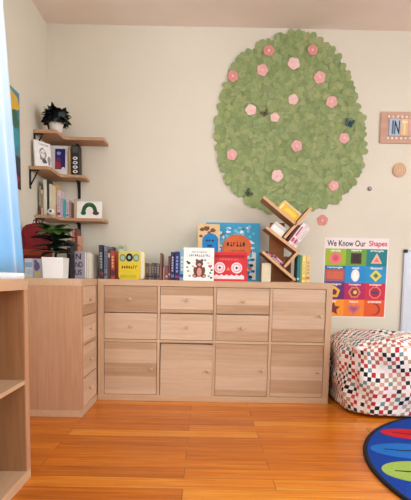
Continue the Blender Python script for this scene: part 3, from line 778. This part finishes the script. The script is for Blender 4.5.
def paper_leaf(x, z, L, W, ang, lift, m, k):
    # a folded paper leaf, pointed oval, slightly raised at its tip
    prof = [(0,.0),(.14,.66),(.35,1),(.62,1),(.86,.7),(1,.12)]
    V = []
    for u, w in prof:
        V.append((u*L, w*W/2, .004+k+lift*u*L+.05*w*W*.5)); V.append((u*L, 0, .004+k+lift*u*L)); V.append((u*L, -w*W/2, .004+k+lift*u*L+.05*w*W*.5))
    F = []
    for i in range(len(prof)-1):
        a = i*3; F += [(a+1,a+4,a+3,a),(a+2,a+5,a+4,a+1)]
    mb.add(V, F, m, FRONT @ T(x-cx0, z-cz0, 0) @ RZ(ang))
cnt = 0
x0, x1 = min(p[0] for p in canopy), max(p[0] for p in canopy); za, zb = min(p[1] for p in canopy), max(p[1] for p in canopy)
while cnt < 1900:
    x, z = rr.uniform(x0, x1), rr.uniform(za, zb)
    if not inside(x, z, canopy): continue
    a = rr.uniform(0, 2*PI)
    L = rr.uniform(.036,.06)
    qx, qz = x+L*math.cos(a), z+L*math.sin(a)
    if not inside(qx, qz, canopy): continue
    paper_leaf(x, z, L, L*rr.uniform(.6,.8), a, rr.uniform(.0,.06), greens[cnt % 7], rr.uniform(0,.004)); cnt += 1
# scalloped rim: leaves pointing outwards
n = len(canopy)
for i in range(n):
    p, q = Vector(canopy[i]), Vector(canopy[(i+1) % n]); k = max(1, int((q-p).length/.03))
    for j in range(k):
        b = p.lerp(q, (j+rr.random())/k); c = Vector((cx0, cz0)); out = (b-c).normalized()
        a = math.atan2(out.y, out.x)+rr.uniform(-.7,.7); L = rr.uniform(.05,.07)
        s = b-out*L*rr.uniform(.55,.85)
        paper_leaf(s.x, s.y, L, L*rr.uniform(.65,.85), a, rr.uniform(.02,.12), greens[rr.randrange(7)], rr.uniform(.0,.004))
mb.build('foliage', tree)
# pink paper blossoms
pk1 = mat((230,170,164), .7, .12, 40, name='pink_paper'); pk2 = mat((218,146,138), .7, .12, 40, name='rose_paper'); pk3 = mat((238,198,190), .7, .1, 40, name='blush_paper')
ctr_m = mat((240,196,188), .7, .1, name='blossom_centre')
BL = [(269,50,pk2,'rose paper blossom at the crown top, left of the two topmost'),(294,63,pk3,'blush paper blossom high in the crown, below the two topmost'),(313,49.5,pk2,'rose paper blossom at the crown top, right of the two topmost'),
 (262.6,69.5,pk1,'pink paper blossom below the left topmost blossom'),(233,75.6,pk2,'rose paper blossom on the upper left rim of the paper tree'),(320,77,pk1,'pink paper blossom in the upper right of the paper tree'),
 (293.5,99,pk3,'blush paper blossom in the middle of the paper tree, above centre'),(332,101.5,pk1,'pink paper blossom near the right rim above the teal butterfly'),(251,109.5,pk3,'blush paper blossom in left half, left of the brown paper bird'),
 (275,117,pk3,'small blush paper blossom right of the brown paper bird'),(344.5,138,pk1,'pink paper blossom right below the teal butterfly'),(297,145.7,pk1,'large pink paper blossom at the centre of the crown'),
 (232,154.5,pk1,'pink paper blossom at the left rim in lower half of the crown'),(277.5,175.5,pk3,'blush paper blossom in the lower middle of the crown'),(334,185.5,pk1,'pink paper blossom at the lower right rim of the crown')]
for i, (u, v, m, l) in enumerate(BL+[(323,220,pk2,'mauve pink paper blossom alone on the bare wall under the crown')]):
    q = at(u, v, Y=YW-.02)
    o = thing('paper_blossom', l, 'paper flower', (q.x, YW-(.0125 if i < 15 else .0003), q.z), (0, .4*i, 0), 'pink paper blossoms')
    r = (.038,.042,.036,.040)[i % 4] if i not in (9,) else .032
    mb = MB(); rr2 = random.Random(i)
    for k in range(5):
        a = 2*PI*k/5
        P = [(r*.42*math.cos(a)+r*.6*math.cos(b), r*.42*math.sin(a)+r*.56*math.sin(b)) for b in [2*PI*j/12 for j in range(12)]]
        mb.prism(P, .0003*k, .0003*k+.0012, m, FRONT @ RX(-.02))
    mb.prism(ell(0,0,r*.6,r*.6,16), .0014, .003, m, FRONT)
    mb.build('petals', o)
    MB().ball((0,-.0035,0),(r*.22,.002,r*.22), pk3 if m is pk2 else ctr_m, n=12, k=6).build('centre', o)
# butterfly, bird, dark beetle
def wing_thing(name, label, cat, u, v, m1, m2, s, rot):
    q = at(u, v, Y=YW-.02)
    o = thing(name, label, cat, (q.x, YW-.0125, q.z), (0, rot, 0))
    for sg in (-1, 1):
        mb = MB(); P = [(sg*.004,.003),(sg*.018,.028),(sg*.034,.026),(sg*.033,.006),(sg*.02,-.002),(sg*.026,-.018),(sg*.014,-.026),(sg*.004,-.01)]
        P = [(x*s, y*s) for x, y in P]
        if sg > 0: P = P[::-1]
        mb.prism(P, 0, .0015, m1, FRONT @ RY(-sg*.35)); mb.build('wing', o)
    MB().ball((0,-.002,0),(.004*s,.003,.024*s), m2, n=10, k=8).build('butterfly_body' if cat == 'butterfly' else 'bird_body', o)
    return o
wing_thing('paper_butterfly', 'dark teal paper butterfly near the right rim of the paper tree', 'butterfly', 349.5, 123, mat((38,84,92),.6,.2,60), dark_m, 1.0, .3)
wing_thing('paper_butterfly', 'small brown paper butterfly in the left half of the paper tree', 'butterfly', 265, 113, mat((104,92,70),.6,.2,60), dark_m, .8, -.5)
wing_thing('paper_butterfly', 'small dark green paper butterfly at the lower left of the paper tree', 'butterfly', 248.5, 193, mat((66,84,56),.6,.2,60), dark_m, .85, .9)

# ------------------------------------------------------------------ shapes poster
px0, px1, pz0, pz1 = 1.505, 1.957, .528, 1.087
po = thing('shapes_poster', 'colourful shapes chart poster on the wall beside the long cabinet', 'poster', (px0, YW-.0003, pz0))
PW, PH = px1-px0, pz1-pz0
mb = MB(); mb.prism(rect(0,0,PW,PH), 0, .0012, mat((240,226,222),.4,.02), FRONT); mb.build('sheet', po)
hd = PH*.135; rh = (PH-hd-.008)/4; cw = (PW-.016)/3
cells = [[(160,180,40),(104,156,52),(0,124,130)],[(24,104,156),(22,136,206),(20,146,200)],[(104,30,112),(178,22,92),(206,34,66)],[(246,152,32),(244,130,34),(226,86,32)]]
words = [['circle','square','triangle'],['rectangle','oval','diamond'],['pentagon','hexagon','octagon'],['star','heart','crescent']]
mb = MB(); sh = MB(); tx = MB(); wht = mat((246,244,240),.5,.02)
def cm(c): return mat(c, .45, .05, 30)
for r in range(4):
    for c in range(3):
        a = .008+c*cw; b = PH-hd-(r+1)*rh
        mb.prism(rect(a, b, a+cw, b+rh), .0012, .0016, cm(cells[r][c]), FRONT)
        X, Z = a+cw/2, b+rh*.44; s = rh*.33
        def shp(P, col, z=.0016): sh.prism(P, z, z+.0004, cm(col), FRONT)
        k = words[r][c]
        if k == 'circle': shp(ell(X,Z,s,s), (232,110,120)); shp(ell(X,Z,s*.55,s*.55), (214,84,100), .002)
        if k == 'square': shp(rect(X-s*.95,Z-s*.95,X+s*.95,Z+s*.95), (70,34,24)); shp(rect(X-s*.6,Z-s*.6,X+s*.6,Z+s*.6), (50,24,18), .002)
        if k == 'triangle': shp([(X-s,Z-s*.85),(X+s,Z-s*.85),(X,Z+s)], (240,180,160)); shp([(X-s*.5,Z-s*.6),(X+s*.5,Z-s*.6),(X,Z+s*.3)], (226,120,110), .002)
        if k == 'rectangle': shp(rect(X-s*1.7,Z-s,X+s*1.7,Z+s), (196,82,62)); shp(rect(X-s*1.4,Z-s*.7,X+s*1.4,Z+s*.7), (206,100,76), .002)
        if k == 'oval': shp(ell(X,Z,s*.75,s*1.1), (240,238,230)); shp(ell(X,Z,s*.4,s*.7), (252,250,246), .002)
        if k == 'diamond': shp([(X,Z-s*1.1),(X+s*1.1,Z),(X,Z+s*1.1),(X-s*1.1,Z)], (220,206,90)); shp([(X,Z-s*.5),(X+s*.5,Z),(X,Z+s*.5),(X-s*.5,Z)], (70,130,90), .002)
        if k == 'pentagon': shp(reg(X,Z,s*1.15,5), (244,180,50)); shp(reg(X,Z,s*.6,5), (110,50,60), .002)
        if k == 'hexagon': shp(reg(X,Z,s*1.15,6,0), (214,120,90)); shp(reg(X,Z,s*.8,6,0), (130,40,60), .002); shp(ell(X+s*.1,Z,s*.35,s*.35), (240,190,90), .0024)
        if k == 'octagon': shp(reg(X,Z,s*1.15,8,PI/8), (230,110,110)); shp(reg(X,Z,s*.9,8,PI/8), (170,30,50), .002); shp(rect(X-s*.6,Z-s*.15,X+s*.6,Z+s*.15), (60,50,110), .0024)
        if k == 'star': shp(star(X,Z,s*1.3), (130,40,50))
        if k == 'heart': shp(heart(X,Z,s*1.1), (206,110,120)); shp(heart(X,Z,s*.6), (180,80,110), .002)
        if k == 'crescent':
            P = [(X+s*1.1*math.cos(t_), Z+s*1.1*math.sin(t_)) for t_ in [-1.9+3.8*i/16 for i in range(17)]]+[(X-s*.25+s*.95*math.cos(t_), Z+s*.95*math.sin(t_)) for t_ in [1.75-3.5*i/16 for i in range(17)]]
            shp(P, (160,50,30))
        ww = .012*len(k); ww = min(ww, cw*.8)
        tx.text(k, wht, X-ww/2, b+rh*.82, ww, rh*.14, .0018, FRONT)
mb.build('coloured_squares', po); sh.build('printed_shapes', po)
nav = mat((60,28,56),.5,.02); red = mat((200,30,70),.5,.02)
tx.text('We Know Our', nav, .018, PH-hd*.78, PW*.6, hd*.56, .0016, FRONT); tx.text('Shapes', red, PW*.69, PH-hd*.88, PW*.285, hd*.66, .0016, FRONT)
tx.build('lettering', po)

# ------------------------------------------------------------------ wooden letter sign, discs
q0 = at(380, 112, Y=YW); q1 = at(380, 143.4, Y=YW); sz0, sz1 = q1.z, q0.z; sx0 = (q0.x+q1.x)/2
SW = .62; SH = sz1-sz0
sg = thing('letter_sign', 'tan wooden wall sign with white dots and dark letters on small tiles', 'sign', (sx0, YW-.0003, sz0))
tanw = wood('sign_wood', (214,178,156), (190,148,126), 'X', 'Z', .03, .15, .7, .3)
mb = MB(); mb.prism(rect(0,0,SW,SH), 0, .012, tanw, FRONT); mb.build('board', sg, .0015)
mb = MB(); mb.prism(rect(.055,.055,SW-.05,SH-.055), .012, .014, mat((216,188,164),.7,.03), FRONT); mb.build('inner_panel', sg)
mb = MB()
for k in range(18):
    for z in (.032, SH-.034): mb.lathe([(.008,0),(.008,.004),(.004,.006)], mat((248,242,232),.5,.02), FRONT @ T(.05+k*.0305, z, .012), 12)
mb.build('white_dots', sg)
tiles = [(.058,.075,'I','N',(176,194,212),(84,112,146),(24,30,44)),(.137,.05,'T',None,(230,190,140),(244,220,180),None),(.19,.06,None,None,(226,176,166),(150,40,40),None),(.254,.06,None,None,(190,206,196),(60,90,80),None),(.318,.06,None,None,(236,206,150),(190,120,50),None),(.382,.06,None,None,(186,196,214),(60,80,120),None),(.446,.06,None,None,(228,190,180),(160,60,60),None)]
for a, wd, l1, l2, tc_, c1, c2 in tiles:
    mb = MB(); mb.prism(rect(a,.05,a+wd,SH-.05), .014, .018, mat(tc_,.6,.03), FRONT); tl = mb.build('tile', sg)
    if not l1: continue
    mb = MB()
    if l2: mb.text(l1, mat(c1,.5,.02), a+.016, .058, .014, SH-.118, .0184, FRONT); mb.text(l2, mat(c2,.5,.02), a+.034, .058, .036, SH-.118, .0184, FRONT)
    else: mb.text(l1, mat(c1,.5,.02), a+wd*.15, .058, wd*.7, SH-.118, .0184, FRONT)
    mb.build('letter', tl)
q = at(399.2, 170.2, Y=YW)
wd_ = thing('wooden_disc', 'round tan wooden disc on the wall under the letter sign', 'wall decoration', (q.x, YW-.0003, q.z))
MB().lathe([(.049,0),(.049,.008),(.046,.01)], mat((224,190,156),.7,.08,30), FRONT, 36).build('disc', wd_)
mb = MB()
for r in (.040,.026,.012): mb.lathe([(r-.0025,.0102),(r-.0025,.0116),(r+.0025,.0116),(r+.0025,.0102)], mat((206,164,128),.7,.05), FRONT, 32, cap=False)
mb.build('rings', wd_)
q = at(369.5, 188.7, Y=YW)
hk = thing('wall_hook', 'tiny grey round hook on the bare wall right of the paper tree', 'hook', (q.x, YW-.0003, q.z))
MB().lathe([(.015,0),(.015,.004),(.011,.007),(.007,.005)], mat((136,128,120),.5,.05), FRONT, 20).build('base', hk)
MB().lathe([(.006,.005),(.006,.012)], mat((206,198,188),.4,.03), FRONT, 14).build('peg', hk)

# ------------------------------------------------------------------ whiteboard
wx0, wz0_, wx1, wz1_ = 2.065, .36, 2.72, 1.012
wb = thing('whiteboard', 'grey framed whiteboard with dark corner caps on the wall behind the beanbag', 'whiteboard', (wx0, YW-.0003, wz0_))
al = mat((176,178,182),.35,.03,20,metal=.6)
w, h = wx1-wx0, wz1_-wz0_
MB().prism(rect(.008,.008,w-.008,h-.008), 0, .010, mat((214,218,228),.25,.02), FRONT).build('board', wb)
mb = MB()
for P in (rect(0,0,.014,h), rect(w-.014,0,w,h), rect(.014,0,w-.014,.014), rect(.014,h-.014,w-.014,h)): mb.prism(P, .0, .014, al, FRONT)
mb.build('frame', wb, .001)
for a, b in ((0,0),(w-.02,0),(0,h-.02),(w-.02,h-.02)):
    MB().prism(rrect(a-.002,b-.002,a+.022,b+.022,.004), .0, .017, dark_m, FRONT).build('corner_cap', wb)

# ------------------------------------------------------------------ wall poster on the left wall, near the curtain
q = at(20, 95, X=XW); q2 = at(20, 190, X=XW)
LP = thing('animal_poster', 'narrow colourful poster on the left wall between curtain and corner shelves', 'poster', (XW+.0003, -.62, q2.z))
lw, lh = .51, q.z-q2.z
mb = MB(); mb.prism(rect(0,0,lw,lh), 0, .0012, mat((70,140,160),.5,.1,12), SIDE); mb.build('sheet', LP)
mb = MB()
mb.prism(blob(.38,lh*.87,.12,.055,30,.2,3), .0012, .002, cm((226,180,60)), SIDE); mb.prism(rect(0,0,lw,lh*.17), .0012, .0016, cm((64,34,44)), SIDE)
mb.prism(rect(0,lh*.17,lw,lh*.34), .0012, .0016, cm((40,58,80)), SIDE)
mb.prism(blob(.36,lh*.52,.12,.1,30,.25,7), .0012, .002, cm((60,160,176)), SIDE); mb.prism(blob(.44,lh*.7,.05,.05,30,.25,9), .0016, .0024, cm((60,110,80)), SIDE)
mb.prism(blob(.44,lh*.1,.04,.03,20,.2,4), .0016, .0024, cm((160,50,60)), SIDE)
mb.build('print', LP)

# ------------------------------------------------------------------ beanbag
def bean_mat():
    m = bpy.data.materials.new('checked_cotton'); m.use_nodes = True
    nt = m.node_tree; N = nt.nodes.new; Lk = nt.links.new; b = nt.nodes['Principled BSDF']; b.inputs['Roughness'].default_value = .85; b.inputs['Specular IOR Level'].default_value = .2
    uv = N('ShaderNodeUVMap'); uv.uv_map = 'UVMap'
    fl = N('ShaderNodeVectorMath'); fl.operation = 'FLOOR'; Lk(uv.outputs[0], fl.inputs[0])
    ck = N('ShaderNodeTexChecker'); ck.inputs['Scale'].default_value = 1; ck.inputs['Color1'].default_value = (1,1,1,1); ck.inputs['Color2'].default_value = (0,0,0,1)
    Lk(uv.outputs[0], ck.inputs['Vector'])
    wn = N('ShaderNodeTexWhiteNoise'); wn.noise_dimensions = '3D'; Lk(fl.outputs[0], wn.inputs['Vector'])
    r = N('ShaderNodeValToRGB'); r.color_ramp.interpolation = 'CONSTANT'; e = r.color_ramp.elements
    cols = [(196,44,54),(30,34,38),(214,170,148),(120,150,152),(178,110,96),(246,238,232),(40,44,50),(206,92,88),(198,160,130)]
    e[0].position = 0; e[0].color = lin(cols[0]); e[1].position = 1/9; e[1].color = lin(cols[1])
    for i in range(2, 9): x = e.new(i/9); x.color = lin(cols[i])
    Lk(wn.outputs['Value'], r.inputs['Fac'])
    mx = N('ShaderNodeMix'); mx.data_type = 'RGBA'; mx.inputs['A'].default_value = lin((250,246,240))
    Lk(ck.outputs['Fac'], mx.inputs['Factor']); Lk(r.outputs['Color'], mx.inputs['B']); Lk(mx.outputs['Result'], b.inputs['Base Color'])
    return m
bcx, bcy, bhx, bhy, bhz = 1.975, .018, .475, .358, .455
bag = thing('beanbag', 'white beanbag with red black and tan checks beside the long cabinet', 'beanbag', (bcx, bcy, 0))
nu, nv = 120, 60; V = []; F = []; UV = []
rings = []
def se(c, e): return math.copysign(abs(c)**e, c)
def bagpt(i, j):
    a = 2*PI*i/nu; u = j/nv
    # profile: floor rim -> bulging side -> rounded shoulder -> sagging top
    if u < .5: s = u/.5; z = .02+s*.36; rad = .955+.035*math.sin(PI*s*.72)/math.sin(PI*.72)*.6 + .008*math.sin(PI*s)
    else:
        s = (u-.5)/.5; th = s*PI/2; rad = .976*math.cos(th)**.5 if s < 1 else 0; z = .38+.075*math.sin(min(PI/2, th*1.25))
    e = .5
    x = bhx*rad*se(math.cos(a), e); y = bhy*rad*se(math.sin(a), e)
    amp = .010*min(1, (1-u)*4)*min(1, u*6+.2)
    d = amp*(math.sin(9*a+7*u+1)+.7*math.sin(17*a-9*u)+.6*math.sin(5*a+23*u))
    x += d*math.cos(a); y += d*math.sin(a)
    zz = z*(1+.03*math.sin(3*a+1)*(u > .3)) + (.009*math.sin(x*24+1)*math.cos(y*19) if u > .55 else 0)
    # the left front shoulder is lower and rounder
    return (x, y, max(.003, zz))
for j in range(nv+1):
    for i in range(nu): V.append(bagpt(i, j))
for j in range(nv):
    for i in range(nu): F.append((j*nu+i, j*nu+(i+1)%nu, (j+1)*nu+(i+1)%nu, (j+1)*nu+i))
F.append(tuple(range(nu-1,-1,-1)))
mb = MB(); mb.add(V, F, bean_mat(), I4, True); bo = mb.build('fabric_cover', bag)
me = bo.data; ul = me.uv_layers.new(name='UVMap')
# cloth lengths along the surface -> check size 3 cm
arc = [0]
for j in range(nv): arc.append(arc[-1]+(Vector(V[(j+1)*nu+75])-Vector(V[j*nu+75])).length)
per = [0]
J0 = nv//3
for i in range(nu): per.append(per[-1]+(Vector(V[J0*nu+(i+1)%nu])-Vector(V[J0*nu+i])).length)
SQ = .0238
for p in me.polygons:
    for li in p.loop_indices:
        vi = me.loops[li].vertex_index; j, i = divmod(vi, nu)
        ii = i
        if p.index < nv*nu and p.index % nu == nu-1 and i == 0: ii = nu
        if j <= nv//2: uvv = (per[ii]/SQ + .0, arc[j]/SQ)
        else:
            uvv = (per[ii]/SQ, arc[j]/SQ)
            if j > nv*.62: uvv = ((V[vi][0])/SQ+.5, V[vi][1]/SQ+.5)
        k = .35*math.sin(uvv[0]*.22)+.25*math.sin(uvv[1]*.4)
        ul.data[li].uv = (uvv[0]+.6*math.sin(uvv[1]*.33+uvv[0]*.1), uvv[1]+.7*math.sin(uvv[0]*.25))
# ------------------------------------------------------------------ rug
RC, RR = (2.33, -1.13), .955
rug = thing('round_rug', 'round blue classroom rug with coloured ovals and a black rim', 'rug', (RC[0], RC[1], 0))
rug_m = mat((30,66,152), .95, .12, 90, .3, name='rug_pile', spec=.1)
MB().lathe([(RR-.018,.0005),(RR-.018,.009)], rug_m, n=96, smooth=False).build('pile', rug)
mb = MB(); mb.lathe([(RR-.019,.0005),(RR,.0005),(RR+.002,.005),(RR,.011),(RR-.014,.0115),(RR-.019,.009)], mat((18,20,34),.9,.1,60), n=96, cap=False); mb.build('binding', rug)
ovals = MB(); marks = MB()
pc = [(200,40,48),(40,110,190),(160,186,88),(236,150,60),(150,80,160),(240,206,80),(60,160,150),(220,100,130),(226,170,140)]
def addoval(c, ang, rl, rw, col, z=.009):
    M = T(c[0]-RC[0], c[1]-RC[1], 0) @ RZ(ang)
    ovals.prism(ell(0,0,rl,rw,40), z, z+.0012, mat(col,.95,.1,90,.2,spec=.1), M)
    P = [(-rl*.65,.004),(-rl*.2,-.010),(rl*.2,.0),(rl*.6,-.014),(rl*.6,-.004),(rl*.2,.011),(-rl*.2,.002),(-rl*.65,.010)]
    marks.prism(P, z+.0012, z+.0022, mat((22,26,44),.9,.05), M)
for (u, v), ang, rl, rw, c in (((380.5,432),-.2,.17,.084,pc[0]),((370.5,449),-.1,.18,.1,pc[1]),((383,471.5),.02,.15,.112,pc[2])):
    q = at(u, v, Z=.009); addoval((q.x+rl*math.cos(ang), q.y+rl*math.sin(ang)), ang, rl, rw, c)
for k in range(7):
    a = math.radians(112-k*45-8); r_ = .66
    addoval((RC[0]+r_*math.cos(a), RC[1]+r_*math.sin(a)), a, .17, .1, pc[3+k % 6])
ovals.build('printed_ovals', rug); marks.build('printed_marks', rug)

# ------------------------------------------------------------------ curtain
def curtain_mat():
    m = bpy.data.materials.new('pale_blue_voile'); m.use_nodes = True
    nt = m.node_tree; N = nt.nodes.new; Lk = nt.links.new; nt.nodes.remove(nt.nodes['Principled BSDF'])
    out = nt.nodes['Material Output']
    tc = N('ShaderNodeTexCoord'); sx = N('ShaderNodeSeparateXYZ'); Lk(tc.outputs['Object'], sx.inputs[0])
    r = N('ShaderNodeValToRGB'); e = r.color_ramp.elements
    mr = N('ShaderNodeMapRange'); mr.inputs['From Min'].default_value = 0; mr.inputs['From Max'].default_value = 1.65; Lk(sx.outputs['Z'], mr.inputs['Value'])
    Lk(mr.outputs[0], r.inputs['Fac'])
    e[0].position = 0; e[0].color = lin((166,216,248)); e[1].position = .52; e[1].color = lin((236,242,246))
    x = e.new(.25); x.color = lin((206,230,248)); x = e.new(.06); x.color = lin((160,214,248))
    ab = N('ShaderNodeMath'); ab.operation = 'SUBTRACT'; ab.inputs[1].default_value = .632; Lk(sx.outputs['Y'], ab.inputs[0])
    ab2 = N('ShaderNodeMath'); ab2.operation = 'ABSOLUTE'; Lk(ab.outputs[0], ab2.inputs[0])
    sr = N('ShaderNodeMapRange'); sr.inputs['From Min'].default_value = .012; sr.inputs['From Max'].default_value = .03; sr.inputs['To Min'].default_value = 1; sr.inputs['To Max'].default_value = 0; Lk(ab2.outputs[0], sr.inputs['Value'])
    ms_ = N('ShaderNodeMix'); ms_.data_type = 'RGBA'; ms_.inputs['B'].default_value = lin((242,244,246)); Lk(sr.outputs[0], ms_.inputs['Factor']); Lk(r.outputs['Color'], ms_.inputs['A'])
    class _R: outputs = {'Color': ms_.outputs['Result']}
    r = _R
    d = N('ShaderNodeBsdfDiffuse'); t = N('ShaderNodeBsdfTranslucent'); mx = N('ShaderNodeMixShader'); mx.inputs[0].default_value = .45
    Lk(r.outputs['Color'], d.inputs['Color']); Lk(r.outputs['Color'], t.inputs['Color'])
    Lk(d.outputs[0], mx.inputs[1]); Lk(t.outputs[0], mx.inputs[2]); Lk(mx.outputs[0], out.inputs['Surface'])
    return m
cu = thing('curtain', 'pale blue sheer curtain hanging to the top of the open bookcase', 'curtain', (-.04, -1.9, HU))
V = []; F = []; ny, nz = 150, 24; HT = HC-.012-HU
cm_ = curtain_mat()
def cpt(i, j):
    y = -.42+ (1.9-1.2+.42)*i/ny; u = j/nz
    yy = y
    a = .022*(1-.35*u)+.006
    k = min(1, (1-i/ny)*9); k = k*k*(3-2*k)
    x = k*(a*math.sin(y*34)+.4*a*math.sin(y*71+1.3+u*.8)-.03) + .032 - .102*u
    return (x, yy, .022+u*(HT-.022))
V = [cpt(i, j) for j in range(nz+1) for i in range(ny+1)]
F = [(j*(ny+1)+i, j*(ny+1)+i+1, (j+1)*(ny+1)+i+1, (j+1)*(ny+1)+i) for j in range(nz) for i in range(ny)]
mb = MB(); mb.add(V, F, cm_, I4, True); co = mb.build('fabric', cu)
hem = mat((240,240,240),.8,.03)
V = [(p_[0], p_[1], z) for z in (.002, .024) for p_ in [cpt(i, 0) for i in range(ny+1)]]
mb = MB(); mb.add(V, [(i, i+1, ny+2+i, ny+1+i) for i in range(ny)], hem, I4, True); ho = mb.build('hem', cu)
for o in (co, ho):
    md = o.modifiers.new('thickness', 'SOLIDIFY'); md.thickness = .0012; md.offset = 0
tr = thing('curtain_track', 'white ceiling track carrying the pale blue curtain', 'curtain track', (-.115, -1.9, HC))
MB().box((-.03,-.5,-.012),(.03,.72,-.0005), white_m).build('rail', tr)

# ------------------------------------------------------------------ ceiling lamps (behind the camera's view) and light
em = bpy.data.materials.new('lamp_diffuser'); em.use_nodes = True
b = em.node_tree.nodes['Principled BSDF']; b.inputs['Emission Color'].default_value = (1,.97,.93,1); b.inputs['Emission Strength'].default_value = 4
b.inputs['Base Color'].default_value = (.9,.88,.84,1)
for i, (x, y) in enumerate(((1.0,-2.1),(2.6,-2.1),(1.0,-3.9),(2.6,-3.9))):
    lp = thing('ceiling_lamp', ['front left','front right','rear left','rear right'][i]+' flat square lamp on the ceiling', 'lamp', (x, y, HC), group='ceiling lamps')
    MB().box((-.32,-.32,-.05),(.32,.32,-.0005), white_m).build('housing', lp, .004)
    MB().box((-.29,-.29,-.056),(.29,.29,-.0505), em).build('diffuser', lp)
def area(name, loc, rot, sx, sy, e, col):
    l = bpy.data.lights.new(name, 'AREA'); l.shape = 'RECTANGLE'; l.size = sx; l.size_y = sy; l.energy = e; l.color = col
    o = bpy.data.objects.new(name, l); COL.objects.link(o); o.location = loc; o.rotation_euler = rot; return o
area('daylight_right', (XR+.25, (ry0+ry1)/2, 1.5), (0, PI/2, 0), 1.4, 3.0, 45, (.96,.98,1))
area('daylight_left', (XW-.25, (wy0+wy1)/2, 1.55), (0, -PI/2, 0), 1.2, 1.3, 60, (.9,.96,1))
w = bpy.data.worlds.new('world'); sc.world = w; w.use_nodes = True
w.node_tree.nodes['Background'].inputs['Color'].default_value = (.79,.945,1.05,1); w.node_tree.nodes['Background'].inputs['Strength'].default_value = 2.5
sc.view_settings.view_transform = 'Standard'; sc.view_settings.look = 'None'; sc.view_settings.exposure = .25; sc.view_settings.gamma = 1
sc.view_settings.use_curve_mapping = False
sc.cycles.use_denoising = True
sc.cycles.max_bounces = 8
